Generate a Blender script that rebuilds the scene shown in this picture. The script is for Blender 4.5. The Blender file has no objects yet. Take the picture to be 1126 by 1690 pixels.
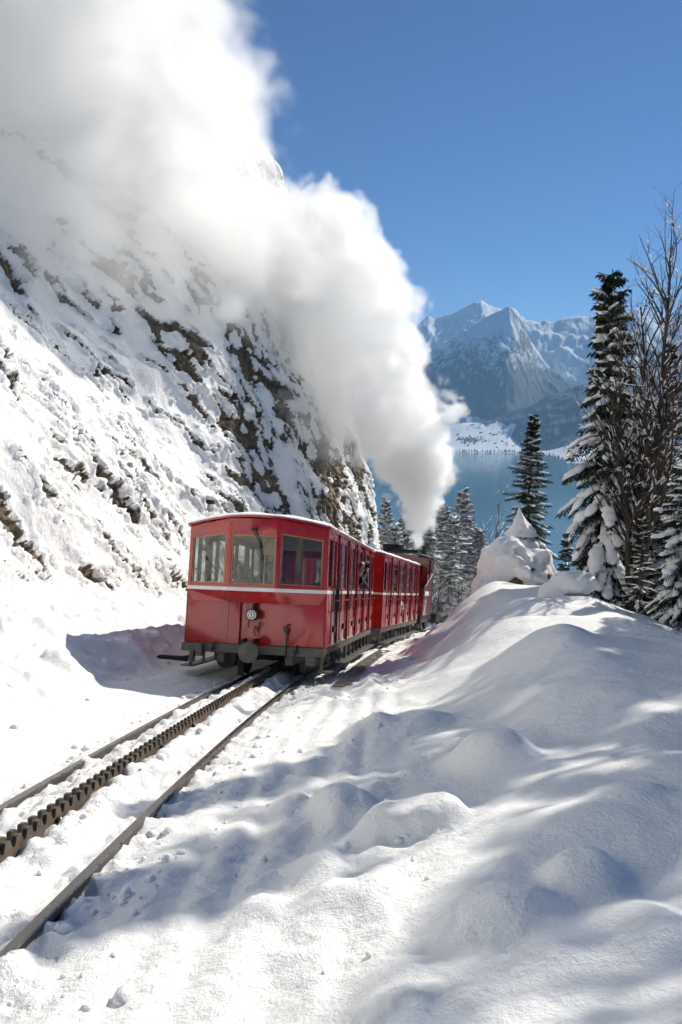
import bpy, bmesh, math, random
import numpy as np
from mathutils import Vector, Matrix, Quaternion
R = math.radians
rng = np.random.default_rng(7)
random.seed(7)
scene = bpy.context.scene
COL = scene.collection

# ------------------------------------------------------------------ camera
PITCH = 8.0
cd = bpy.data.cameras.new('camera'); cam = bpy.data.objects.new('camera', cd); COL.objects.link(cam)
cd.sensor_fit = 'VERTICAL'; cd.sensor_height = 36.0; cd.sensor_width = 24.0
cd.lens = 1200.0 / 1690.0 * 36.0
cd.clip_start = 0.05; cd.clip_end = 60000
cam.location = (0, 0, 0); cam.rotation_euler = (R(90 - PITCH), 0, 0)
scene.camera = cam

# ------------------------------------------------------------------ sky, sun, exposure
SUN_AZ, SUN_EL = 47.0, 34.0          # azimuth clockwise from +Y (view direction), elevation
world = bpy.data.worlds.new('World'); scene.world = world; world.use_nodes = True
wn = world.node_tree; wn.nodes.clear()
sky = wn.nodes.new('ShaderNodeTexSky'); sky.sky_type = 'NISHITA'; sky.sun_disc = False
sky.sun_elevation = R(SUN_EL); sky.sun_rotation = R(SUN_AZ); sky.altitude = 2500
sky.air_density = 1.1; sky.dust_density = 0.0; sky.ozone_density = 10.0
bg = wn.nodes.new('ShaderNodeBackground'); bg.inputs['Strength'].default_value = 0.070
wo = wn.nodes.new('ShaderNodeOutputWorld')
wn.links.new(sky.outputs[0], bg.inputs['Color']); wn.links.new(bg.outputs[0], wo.inputs['Surface'])
SUN_DIR = Vector((math.sin(R(SUN_AZ)) * math.cos(R(SUN_EL)), math.cos(R(SUN_AZ)) * math.cos(R(SUN_EL)), math.sin(R(SUN_EL))))
sl = bpy.data.lights.new('sun', 'SUN'); sl.energy = 4.6; sl.angle = R(0.53); sl.color = (1.0, 0.94, 0.84)
so = bpy.data.objects.new('sun', sl); COL.objects.link(so)
so.rotation_euler = SUN_DIR.to_track_quat('Z', 'Y').to_euler()
scene.view_settings.view_transform = 'Standard'; scene.view_settings.look = 'None'
scene.view_settings.gamma = 1.0; scene.view_settings.use_curve_mapping = False
scene.view_settings.exposure = 0.31
cy = scene.cycles
cy.use_denoising = True
cy.use_adaptive_sampling = True; cy.adaptive_threshold = 0.06; cy.adaptive_min_samples = 16
cy.max_bounces = 26; cy.diffuse_bounces = 3; cy.glossy_bounces = 4; cy.transmission_bounces = 6
cy.transparent_max_bounces = 24; cy.volume_bounces = 24
cy.volume_step_rate = 3.0; cy.volume_max_steps = 512
cy.sample_clamp_indirect = 6.0
cy.caustics_reflective = False; cy.caustics_refractive = False

# ------------------------------------------------------------------ numpy noise
_perm = np.random.default_rng(42).permutation(256).astype(np.int32)
_perm = np.concatenate([_perm, _perm, _perm])
_g3 = np.random.default_rng(5).normal(size=(256, 3)); _g3 /= np.linalg.norm(_g3, axis=1)[:, None]
_g3 = _g3.astype(np.float32)
def pn(x, y, z=None):
    x = np.asarray(x, np.float32); y = np.asarray(y, np.float32)
    z = np.zeros_like(x) if z is None else np.asarray(z, np.float32) + 0 * x
    xi = np.floor(x).astype(np.int32); yi = np.floor(y).astype(np.int32); zi = np.floor(z).astype(np.int32)
    fx, fy, fz = x - xi, y - yi, z - zi
    u = fx*fx*fx*(fx*(fx*6-15)+10); v = fy*fy*fy*(fy*(fy*6-15)+10); w = fz*fz*fz*(fz*(fz*6-15)+10)
    xi &= 255; yi &= 255; zi &= 255
    def g(dx, dy, dz):
        hsh = _perm[_perm[_perm[(xi + dx) & 255] + ((yi + dy) & 255)] + ((zi + dz) & 255)]
        gr_ = _g3[hsh]
        return gr_[..., 0]*(fx-dx) + gr_[..., 1]*(fy-dy) + gr_[..., 2]*(fz-dz)
    def l(a, b, t): return a + t*(b-a)
    return 1.6*l(l(l(g(0,0,0), g(1,0,0), u), l(g(0,1,0), g(1,1,0), u), v),
                 l(l(g(0,0,1), g(1,0,1), u), l(g(0,1,1), g(1,1,1), u), v), w)
def fbm(x, y, z=None, o=4, lac=2.03, gain=0.5):
    a, f, t = 1.0, 1.0, 0
    for i in range(o):
        t = t + a*pn(x*f + 17.3*i, y*f - 9.1*i, None if z is None else z*f + 3.7*i); a *= gain; f *= lac
    return t
def ridged(x, y, z=None, o=4, lac=2.1, gain=0.5):
    a, f, t = 1.0, 1.0, 0
    for i in range(o):
        t = t + a*(1 - 2*np.abs(pn(x*f + 31.3*i, y*f - 5.1*i, None if z is None else z*f + 7.7*i))); a *= gain; f *= lac
    return t
def billow(x, y, z=None, o=3, lac=2.1, gain=0.5):
    a, f, t = 1.0, 1.0, 0
    for i in range(o):
        t = t + a*np.abs(pn(x*f + 11.3*i, y*f - 15.1*i, None if z is None else z*f + 1.7*i)); a *= gain; f *= lac
    return t
def sm(a, b, x):
    t = np.clip((x - a)/(b - a), 0, 1); return t*t*(3 - 2*t)

# ------------------------------------------------------------------ mesh helpers
def tag(o, label=None, cat=None, group=None, kind=None):
    if label: o['label'] = label
    if cat: o['category'] = cat
    if group: o['group'] = group
    if kind: o['kind'] = kind
    return o
def empty(name, loc=(0, 0, 0)):
    o = bpy.data.objects.new(name, None); COL.objects.link(o); o.location = loc; o.empty_display_size = 0.2
    return o
def link(name, me, mat=None, parent=None, smooth=False):
    o = bpy.data.objects.new(name, me); COL.objects.link(o)
    if mat is not None and len(me.materials) == 0:
        me.materials.append(mat)
    if parent is not None: o.parent = parent
    if smooth: me.polygons.foreach_set('use_smooth', [True]*len(me.polygons))
    return o
def grid_mesh(name, V, nr, nc, attrs=None, closed=False):
    """V (nr*nc,3) -> quad grid mesh, smooth"""
    me = bpy.data.meshes.new(name)
    r = np.arange(nr-1)[:, None]; c = np.arange(nc-1)[None]
    a = (r*nc + c).ravel()
    q = np.stack([a, a+1, a+nc+1, a+nc], -1).astype(np.int32)
    me.vertices.add(len(V)); me.vertices.foreach_set('co', np.asarray(V, np.float32).ravel())
    me.loops.add(q.size); me.loops.foreach_set('vertex_index', q.ravel())
    me.polygons.add(len(q)); me.polygons.foreach_set('loop_start', np.arange(0, q.size, 4, dtype=np.int32))
    me.polygons.foreach_set('loop_total', np.full(len(q), 4, np.int32))
    me.polygons.foreach_set('use_smooth', np.ones(len(q), bool))
    for k, v in (attrs or {}).items():
        at = me.attributes.new(k, 'FLOAT', 'POINT'); at.data.foreach_set('value', np.asarray(v, np.float32).ravel())
    me.update(calc_edges=True); me.validate()
    return me
class MB:
    """collects shapes, then builds one mesh object"""
    def __init__(s): s.v = []; s.f = []; s.m = []; s.mi = 0
    def add(s, V, Fc):
        b = len(s.v); s.v.extend([tuple(p) for p in V]); s.f.extend([tuple(b+i for i in f) for f in Fc]); s.m.extend([s.mi]*len(Fc)); return s
    def box(s, x0, x1, y0, y1, z0, z1):
        return s.add([(x0,y0,z0),(x1,y0,z0),(x1,y1,z0),(x0,y1,z0),(x0,y0,z1),(x1,y0,z1),(x1,y1,z1),(x0,y1,z1)],
                     [(0,3,2,1),(4,5,6,7),(0,1,5,4),(1,2,6,5),(2,3,7,6),(3,0,4,7)])
    def prism(s, poly, d):
        """poly: list of 3D points (planar), extruded by vector d"""
        n = len(poly); P = [Vector(p) for p in poly]; Q = [p + Vector(d) for p in P]
        return s.add(P + Q, [tuple(range(n-1, -1, -1)), tuple(range(n, 2*n))] + [(i, (i+1) % n, n+(i+1) % n, n+i) for i in range(n)])
    def tube(s, pts, rad, n=8, cap=True):
        pts = [Vector(p) for p in pts]
        if not hasattr(rad, '__len__'): rad = [rad]*len(pts)
        prev = None; V = []; Fc = []
        for i, p in enumerate(pts):
            t = (pts[min(i+1, len(pts)-1)] - pts[max(i-1, 0)])
            if t.length < 1e-9: t = Vector((0, 0, 1))
            t.normalize()
            if prev is None:
                a = t.orthogonal().normalized()
            else:
                a = prev - t*prev.dot(t)
                a = a.normalized() if a.length > 1e-6 else t.orthogonal().normalized()
            prev = a; b = t.cross(a)
            for k in range(n):
                an = 2*math.pi*k/n; V.append(p + (a*math.cos(an) + b*math.sin(an))*rad[i])
        for i in range(len(pts)-1):
            for k in range(n):
                Fc.append((i*n+k, i*n+(k+1) % n, (i+1)*n+(k+1) % n, (i+1)*n+k))
        if cap:
            Fc.append(tuple(range(n-1, -1, -1))); Fc.append(tuple((len(pts)-1)*n+k for k in range(n)))
        return s.add(V, Fc)
    def lathe(s, prof, c, axis=(0, 0, 1), n=24):
        """prof: [(r, h)], revolved round axis through c"""
        ax = Vector(axis).normalized(); a = ax.orthogonal().normalized(); b = ax.cross(a); c = Vector(c); V = []; Fc = []
        for (r, h) in prof:
            for k in range(n):
                an = 2*math.pi*k/n; V.append(c + ax*h + (a*math.cos(an) + b*math.sin(an))*r)
        for i in range(len(prof)-1):
            for k in range(n): Fc.append((i*n+k, i*n+(k+1) % n, (i+1)*n+(k+1) % n, (i+1)*n+k))
        Fc.append(tuple(range(n-1, -1, -1))); Fc.append(tuple((len(prof)-1)*n+k for k in range(n)))
        return s.add(V, Fc)
    def mesh(s, name, mat=None, smooth=False):
        me = bpy.data.meshes.new(name); me.from_pydata(s.v, [], s.f)
        for m in (mat if isinstance(mat, (list, tuple)) else [mat] if mat else []): me.materials.append(m)
        if any(s.m): me.polygons.foreach_set('material_index', s.m)
        if smooth: me.polygons.foreach_set('use_smooth', [True]*len(me.polygons))
        me.update(); return me
    def build(s, name, mat, parent=None, smooth=False, bevel=0, ang=35, seg=2):
        me = s.mesh(name, mat, smooth or bevel > 0)
        o = bpy.data.objects.new(name, me); COL.objects.link(o)
        if parent is not None: o.parent = parent
        if bevel > 0:
            bm = bmesh.new(); bm.from_mesh(me); bmesh.ops.recalc_face_normals(bm, faces=bm.faces)
            es = [e for e in bm.edges if len(e.link_faces) == 2 and e.calc_face_angle(0) > R(ang)]
            bmesh.ops.bevel(bm, geom=es, offset=bevel, segments=seg, affect='EDGES', profile=0.6, clamp_overlap=True)
            bm.to_mesh(me); bm.free()
            me.polygons.foreach_set('use_smooth', [True]*len(me.polygons)); me.set_sharp_from_angle(angle=R(40))
        elif smooth:
            me.set_sharp_from_angle(angle=R(50))
        return o

# ------------------------------------------------------------------ materials
def mat_new(name):
    m = bpy.data.materials.new(name); m.use_nodes = True
    nt = m.node_tree; p = nt.nodes['Principled BSDF']; return m, nt, p
def N(nt, typ, **kw):
    n = nt.nodes.new(typ)
    for k, v in kw.items():
        if k.startswith('i_'):
            key = k[2:]; n.inputs[int(key) if key.isdigit() else key.replace('_', ' ')].default_value = v
        else: setattr(n, k, v)
    return n
def simple(name, col, rough=0.5, metal=0.0, var=0.12, scale=6.0, bump=0.0, coat=0.0, spec=0.5, dirt=None, dirt_scale=3.0, dirt_lo=0.5, dirt_hi=0.7):
    """one colour with a procedural mottling, roughness wear, optional dirt"""
    m, nt, p = mat_new(name); L = nt.links.new
    tc = N(nt, 'ShaderNodeTexCoord')
    no = N(nt, 'ShaderNodeTexNoise', i_Scale=scale, i_Detail=6.0, i_Roughness=0.6); L(tc.outputs['Object'], no.inputs['Vector'])
    mp = N(nt, 'ShaderNodeMapRange', i_3=1.0-var, i_4=1.0+var); mp.inputs[1].default_value = 0.3; mp.inputs[2].default_value = 0.7
    L(no.outputs['Fac'], mp.inputs[0])
    mx = N(nt, 'ShaderNodeVectorMath', operation='SCALE'); mx.inputs[0].default_value = col[:3]; L(mp.outputs[0], mx.inputs['Scale'])
    out = mx.outputs[0]
    if dirt is not None:
        n2 = N(nt, 'ShaderNodeTexNoise', i_Scale=dirt_scale, i_Detail=8.0, i_Roughness=0.65); L(tc.outputs['Object'], n2.inputs['Vector'])
        m2 = N(nt, 'ShaderNodeMapRange'); m2.inputs[1].default_value = dirt_lo; m2.inputs[2].default_value = dirt_hi; L(n2.outputs['Fac'], m2.inputs[0])
        mm = N(nt, 'ShaderNodeMix', data_type='RGBA'); L(m2.outputs[0], mm.inputs[0]); L(out, mm.inputs[6]); mm.inputs[7].default_value = (*dirt[:3], 1); out = mm.outputs[2]
    L(out, p.inputs['Base Color'])
    mr = N(nt, 'ShaderNodeMapRange', i_3=max(0.02, rough-0.1), i_4=min(1, rough+0.12)); mr.inputs[1].default_value = 0.3; mr.inputs[2].default_value = 0.7
    L(no.outputs['Fac'], mr.inputs[0]); L(mr.outputs[0], p.inputs['Roughness'])
    p.inputs['Metallic'].default_value = metal; p.inputs['Coat Weight'].default_value = coat; p.inputs['Coat Roughness'].default_value = 0.06
    p.inputs['Specular IOR Level'].default_value = spec
    if bump > 0:
        b = N(nt, 'ShaderNodeBump', i_Strength=bump, i_Distance=0.02); L(no.outputs['Fac'], b.inputs['Height']); L(b.outputs[0], p.inputs['Normal'])
    return m
SNOWCOL = (0.915, 0.912, 0.885)
def snow_mat(name, fine=42.0, b1=0.8, d1=0.016, mid=9.0, b2=0.40, d2=0.05, sparkle=False):
    m, nt, p = mat_new(name); L = nt.links.new
    tc = N(nt, 'ShaderNodeTexCoord')
    n1 = N(nt, 'ShaderNodeTexNoise', i_Scale=fine, i_Detail=4.0, i_Roughness=0.7); L(tc.outputs['Object'], n1.inputs['Vector'])
    n2 = N(nt, 'ShaderNodeTexNoise', i_Scale=mid, i_Detail=5.0, i_Roughness=0.6); L(tc.outputs['Object'], n2.inputs['Vector'])
    bA = N(nt, 'ShaderNodeBump', i_Strength=b2, i_Distance=d2); L(n2.outputs['Fac'], bA.inputs['Height'])
    bB = N(nt, 'ShaderNodeBump', i_Strength=b1, i_Distance=d1); L(n1.outputs['Fac'], bB.inputs['Height']); L(bA.outputs[0], bB.inputs['Normal'])
    L(bB.outputs[0], p.inputs['Normal'])
    mr = N(nt, 'ShaderNodeMapRange', i_3=0.93, i_4=1.04); L(n2.outputs['Fac'], mr.inputs[0])
    mx = N(nt, 'ShaderNodeVectorMath', operation='SCALE'); mx.inputs[0].default_value = SNOWCOL; L(mr.outputs[0], mx.inputs['Scale'])
    L(mx.outputs[0], p.inputs['Base Color'])
    p.inputs['Roughness'].default_value = 0.65; p.inputs['Specular IOR Level'].default_value = 0.25
    p.inputs['Sheen Weight'].default_value = 0.0
    return m
M = {}
M['snow'] = snow_mat('snow')
M['roof_snow'] = snow_mat('roof_snow', 40, 0.3, 0.01, 6, 0.3, 0.03)
M['tree_snow'] = snow_mat('tree_snow', 30, 0.4, 0.02, 8, 0.4, 0.05)
M['steel'] = simple('rail_steel', (0.09, 0.078, 0.066), 0.45, 0.6, 0.3, 14, 0.1, dirt=(0.06, 0.04, 0.027), dirt_scale=9, dirt_lo=0.5, dirt_hi=0.75)
M['railtop'] = simple('polished_rail', (0.20, 0.185, 0.17), 0.32, 0.95, 0.15, 20)
M['rust'] = simple('rack_rust', (0.075, 0.056, 0.040), 0.7, 0.2, 0.4, 18, 0.3, dirt=(0.15, 0.11, 0.075), dirt_scale=5, dirt_lo=0.4, dirt_hi=0.65)
M['grease'] = simple('greasy_tooth', (0.05, 0.043, 0.037), 0.38, 0.4, 0.4, 20, 0.2)

# ------------------------------------------------------------------ the track's course
TRX, TRH, GR = -1.8946, 1.4732, 0.25314
_S = np.arange(-14, 75.01, 0.05)
_kk = np.where(_S < 9, .508, np.where(_S < 15, .75, .6))
_psi = np.cumsum(np.radians(_kk)*0.05); _psi += 0.0097185 - np.interp(0, _S, _psi)
_X = np.cumsum(np.sin(_psi)*0.05); _Y = np.cumsum(np.cos(_psi)*0.05)
_X += TRX - np.interp(0, _S, _X); _Y -= np.interp(0, _S, _Y)
def track(s): return np.stack([np.interp(s, _S, _X), np.interp(s, _S, _Y), -TRH - GR*np.asarray(s, float)], -1)
def heading(s): return np.interp(s, _S, _psi)
def track_off(s, o, dz=0.0):
    a = heading(s); p = track(s)
    p = p + np.stack([np.cos(a), -np.sin(a), 0*a], -1)*np.asarray(o)[..., None] if np.ndim(o) else p + np.stack([np.cos(a)*o, -np.sin(a)*o, 0*a + dz], -1)
    return p
def to_sr(x, y):
    s = np.clip(np.array(y, float), -13, 74)
    for i in range(6):
        px, py = np.interp(s, _S, _X), np.interp(s, _S, _Y); a = np.interp(s, _S, _psi)
        s = s + 0.9*((x-px)*np.sin(a) + (y-py)*np.cos(a)); s = np.clip(s, -13.9, 74.9)
    px, py = np.interp(s, _S, _X), np.interp(s, _S, _Y); a = np.interp(s, _S, _psi)
    r = (x-px)*np.cos(a) - (y-py)*np.sin(a)
    s_ext = s + ((x-px)*np.sin(a) + (y-py)*np.cos(a))
    return s_ext, r
def car_frame(s0, s1, o):
    p = Vector(track_off(s0, o)); q = Vector(track_off(s1, o)); t = (q-p).normalized()
    r = t.cross(Vector((0, 0, 1))).normalized(); u = r.cross(t)
    return p, Matrix((( r.x, t.x, u.x, p.x), (r.y, t.y, u.y, p.y), (r.z, t.z, u.z, p.z), (0, 0, 0, 1)))
def pix_ray(x, y):
    dx, dy = (x-563)/1200.0, -(y-845)/1200.0; c, s = math.cos(R(PITCH)), math.sin(R(PITCH))
    return Vector((dx, c + s*dy, -s + c*dy))
def at(x, y, Y):
    d = pix_ray(x, y); return d*(Y/d.y)

# ------------------------------------------------------------------ snow ground
LAKE_Z = -330.0
BUMPS = []     # (x, y, radius_x, radius_y, rot, height)
def ground_z(x, y, detail=True):
    x = np.asarray(x, float); y = np.asarray(y, float)
    s, r = to_sr(x, y)
    zt = -TRH - GR*s
    # --- right bank
    H = np.interp(s, [-4, 0, 4, 8, 12, 16, 20, 24, 27, 31, 40], [0.0, 0.02, .28, .72, 1.12, 1.52, 1.86, 1.72, 1.0, .2, -.6])
    rb = np.interp(s, [0, 10, 20, 25, 30], [2.0, 1.9, 1.55, 1.5, 1.6])
    rc = np.interp(s, [0, 8, 16, 22, 26], [4.0, 4.4, 4.3, 3.9, 3.6])
    up = H*sm(rb, rc, r)
    fall = np.maximum(0, r - (rc + 1.1)); drop = 0.46*fall*fall/(fall + 1.2) + 0.05*np.maximum(0, fall-3)
    right = up - drop + 0.12*sm(1.0, 2.2, r)*(H > .1)
    # --- left apron to the cliff
    k = 1 - sm(36, 42, s)
    l = -r
    left = k*(0.10*sm(0.9, 1.6, l) + 0.62*sm(1.55, 3.0, l) + .45*np.maximum(0, l-2.6)) - (1-k)*0.35*np.maximum(0, l-2)
    z = zt + np.where(r > 0, right, left)
    z = z - 0.062*(1 - sm(0.62, 1.0, np.abs(r))) + .120*np.exp(-((np.abs(r)-.14)/.13)**2)
    # far: down to the lake
    far = sm(60, 220, y)
    zfar = -TRH - GR*60 - 0.36*(y-60) - 0.12*np.abs(x)*0.3 + 4.0*fbm(x/60, y/60, o=3)
    z = z*(1-far) + zfar*far
    z = np.maximum(z, LAKE_Z - 12)
    if not detail: return z
    near = 1 - sm(25, 60, y)
    mound = sm(1.5, 2.8, r); tram = sm(.75, 1.0, r)*(1 - sm(1.9, 3.1, r))
    bed = 1 - sm(.55, .95, np.abs(r))
    z = z + near*mound*(0.13*fbm(x/1.9 + 3, y/2.1, o=2) + 0.016*fbm(x/.42, y/.5, o=2))
    z = np.atleast_1d(z)
    for (bx, by, ra, rb_, rot, hh, ex_) in BUMPS:
        ext = 2.4*max(ra, rb_); m_ = (np.abs(x-bx) < ext) & (np.abs(y-by) < ext)
        if not m_.any(): continue
        xs_, ys_ = x[m_], y[m_]; dx, dy = xs_-bx, ys_-by; c, sn = math.cos(rot), math.sin(rot)
        q = np.sqrt(((dx*c + dy*sn)/ra)**2 + ((-dx*sn + dy*c)/rb_)**2 + 1e-9)
        q = q*(1 + .20*pn(xs_*1.6 + bx, ys_*1.6))
        z[m_] += hh*.95*np.exp(-(q*1.05)**ex_)
    # trampled strip, chunky
    ch = np.maximum(0, pn(x/.34, y/.40) + .45*pn(x/.15, y/.15))
    z = z + near*tram*((0.028 + .09*sm(7, 12, s))*ch - 0.01 + .012*pn(x/.07, y/.07)) + near*sm(1.0, 1.5, r)*(1 - sm(2.6, 3.8, r))*sm(6, 11, s)*.13*np.maximum(0, pn(x/.62 + 2, y/.75))
    # grooves along the track on the near right side
    g = 0
    for (ro, wd, dp) in ((1.02, .08, .055), (1.28, .09, .075), (1.58, .12, .085), (1.86, .08, .06), (2.15, .10, .045)):
        g = g - dp*np.exp(-((r - ro - .05*pn(s/1.9 + ro*7, s*0))/wd)**2)
    z = z + .55*g*(1 - sm(10, 15, s))*(.85 + .5*pn(s/1.6, r*0))
    # rough ploughed snow on the trackbed
    rough = .034*(billow(x/.30, y/.30, o=3)*2 - .8) + .016*pn(x/.06, y/.06) + .02*np.maximum(0, pn(x/.11, y/.11))
    z = z + near*bed*rough*1.3
    z = z + near*.045*np.exp(-((np.abs(r)-.5)/.16)**2)*pn(x/.2, y/.26)
    z = z + near*.06*np.exp(-((np.abs(r)-.20)/.10)**2)*np.maximum(-.6, pn(x/.16 + 5, y/.2))
    # left side: shelf + sluff lumps
    lf = sm(.8, 1.2, l)
    lumps = np.maximum(0, pn(x/.45, y/.45 + 9) - .12)*.25 + np.maximum(0, pn(x/.18, y/.18) - .25)*.16
    z = z + near*lf*(lumps*sm(1.5, 2.3, l)*(1 - .6*sm(3.0, 4.0, l)) + .10*fbm(x/1.1, y/1.1, o=4)*sm(1.2, 2.2, l) + .02*pn(x/.14, y/.14)*sm(1.8, 2.8, l))
    return z
def hit_ground(px, py, y0=1.0, y1=60.0):
    d = pix_ray(px, py); Y = np.geomspace(y0, y1, 900)
    P = np.stack([d.x/d.y*Y, Y, d.z/d.y*Y], -1)
    g = ground_z(P[:, 0], P[:, 1], detail=False); i = np.argmax(P[:, 2] < g)
    return P[i]
_b = []
for (px, py, wpx, asp, rot, hh) in (
        (815, 1255, 60, .8, 0.2, .22), (685, 1372, 88, .42, 0.0, .17), (562, 1335, 52, .9, 0.3, .17), (478, 1330, 40, .8, 0, .08),
        (520, 1432, 50, .7, .5, .11), (850, 1555, 115, .75, .2, .17), (965, 1482, 62, .8, -.2, .13), (700, 1650, 130, .5, .1, .07),
        (668, 1205, 62, .6, .1, .15), (600, 1215, 40, .7, .4, .14), (905, 1072, 70, .9, 0, .22), (640, 1150, 34, .8, .1, .13),
        (740, 1120, 46, .7, .1, .10), (780, 1040, 50, .7, .1, .12), (590, 1480, 75, .6, .2, .07), (1060, 1560, 80, .7, 0, .09), (430, 1500, 50, .5, .9, .07),
        (700, 1070, 30, .7, .1, .14), (655, 1100, 26, .8, .1, .12), (610, 1130, 24, .8, .4, .10), (560, 1160, 26, .8, .4, .09), (1040, 1330, 60, .6, .4, .05)):
    p = hit_ground(px, py); rad = wpx/1200.0*p[1]*1.15
    _b.append((p[0], p[1] + rad*asp*.3, rad, rad*asp*1.5, rot, hh, 6.0 if wpx == 88 else 4.0 if wpx in (60, 62, 52) else 2.6))
BUMPS.extend(_b)
def make_ground():
    ys = [-3.0]
    while ys[-1] < 1500:
        y = ys[-1]
        st = max(.014, .0062*(y + .9)) if y > 1.0 else .15 if y < .6 else .03
        if y > 45: st *= 3
        if y > 150: st *= 2
        ys.append(y + st)
    ys = np.array(ys); nc = 620
    u = np.linspace(-1, 1, nc)
    Wd = 3.5 + .66*np.maximum(ys, 0) + .15*np.maximum(0, ys-60)
    Wl = 4.6 + .48*np.maximum(ys, 0) + .3*np.maximum(0, ys-60)
    X = np.where(u[None] > 0, u[None]*Wd[:, None], u[None]*Wl[:, None]); Yg = np.repeat(ys[:, None], nc, 1)
    Z = ground_z(X, Yg)
    V = np.stack([X, Yg, Z], -1).reshape(-1, 3)
    return link('snow_ground', grid_mesh('snow_ground', V, len(ys), nc), M['snow'])
ground = tag(make_ground(), 'deep white snow on the bank and trackbed beside the railway', None, None, 'structure')

# ------------------------------------------------------------------ cliff on the left
def rock_mat():
    m, nt, p = mat_new('snowy_rock'); L = nt.links.new
    tc = N(nt, 'ShaderNodeTexCoord'); at_ = N(nt, 'ShaderNodeAttribute', attribute_name='rock')
    nz = N(nt, 'ShaderNodeTexNoise', i_Scale=4.5, i_Detail=7.0, i_Roughness=0.68); L(tc.outputs['Object'], nz.inputs['Vector'])
    s1 = N(nt, 'ShaderNodeMath', operation='SUBTRACT'); L(nz.outputs['Fac'], s1.inputs[0]); s1.inputs[1].default_value = 0.5
    s2 = N(nt, 'ShaderNodeMath', operation='MULTIPLY_ADD'); L(s1.outputs[0], s2.inputs[0]); s2.inputs[1].default_value = 0.42; L(at_.outputs['Fac'], s2.inputs[2])
    mk = N(nt, 'ShaderNodeMapRange'); mk.inputs[1].default_value = 0.0; mk.inputs[2].default_value = 0.03; L(s2.outputs[0], mk.inputs[0])
    # rock colour
    map_ = N(nt, 'ShaderNodeMapping'); map_.inputs['Scale'].default_value = (1.0, 1.0, .45); L(tc.outputs['Object'], map_.inputs[0])
    r1 = N(nt, 'ShaderNodeTexNoise', i_Scale=1.6, i_Detail=8.0, i_Roughness=0.7); L(map_.outputs[0], r1.inputs['Vector'])
    r2 = N(nt, 'ShaderNodeTexVoronoi', i_Scale=3.2, feature='DISTANCE_TO_EDGE'); L(map_.outputs[0], r2.inputs['Vector'])
    cr = N(nt, 'ShaderNodeValToRGB'); L(r1.outputs['Fac'], cr.inputs[0])
    e = cr.color_ramp.elements; e[0].position = .30; e[0].color = (.045, .038, .030, 1); e[1].position = .72; e[1].color = (.30, .25, .19, 1)
    q = e.new(.45); q.color = (.14, .115, .085, 1); q = e.new(.57); q.color = (.20, .16, .10, 1)
    mulc = N(nt, 'ShaderNodeMapRange', i_3=.35, i_4=1.0); mulc.inputs[1].default_value = 0.0; mulc.inputs[2].default_value = .05; L(r2.outputs['Distance'], mulc.inputs[0])
    mc = N(nt, 'ShaderNodeVectorMath', operation='SCALE'); L(cr.outputs[0], mc.inputs[0]); L(mulc.outputs[0], mc.inputs['Scale'])
    mix = N(nt, 'ShaderNodeMix', data_type='RGBA'); L(mk.outputs[0], mix.inputs[0]); mix.inputs[6].default_value = (*SNOWCOL, 1); L(mc.outputs[0], mix.inputs[7])
    L(mix.outputs[2], p.inputs['Base Color'])
    bs = N(nt, 'ShaderNodeTexNoise', i_Scale=7.0, i_Detail=6.0, i_Roughness=.65); L(tc.outputs['Object'], bs.inputs['Vector'])
    b1 = N(nt, 'ShaderNodeBump', i_Strength=.5, i_Distance=.10); L(bs.outputs['Fac'], b1.inputs['Height'])
    b2 = N(nt, 'ShaderNodeBump', i_Strength=.6, i_Distance=.06, invert=True); L(mk.outputs[0], b2.inputs['Height']); L(b1.outputs[0], b2.inputs['Normal'])
    L(b2.outputs[0], p.inputs['Normal'])
    p.inputs['Roughness'].default_value = .75; p.inputs['Specular IOR Level'].default_value = .25
    return m
M['cliff'] = rock_mat()
def cliff_base_curve():
    ss = np.concatenate([np.arange(-9, 7, .5), np.arange(7, 35.0, .050)])
    P = track_off(ss, -2.75); A = heading(ss); Zb = P[:, 2]
    pts = [(*P[i, :2], Zb[i], A[i], ss[i]) for i in range(len(ss))]
    x, y, z, a, s = pts[-1]
    for i in range(150):                         # the wall turns away to the left
        st = .08 if i < 90 else .6
        a -= st/5.5 if a > -1.15 else 0
        x += math.sin(a)*st; y += math.cos(a)*st; z -= .20*st*max(0, math.cos(a)); s += st
        pts.append((x, y, z, a, s))
    return np.array(pts)
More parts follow.
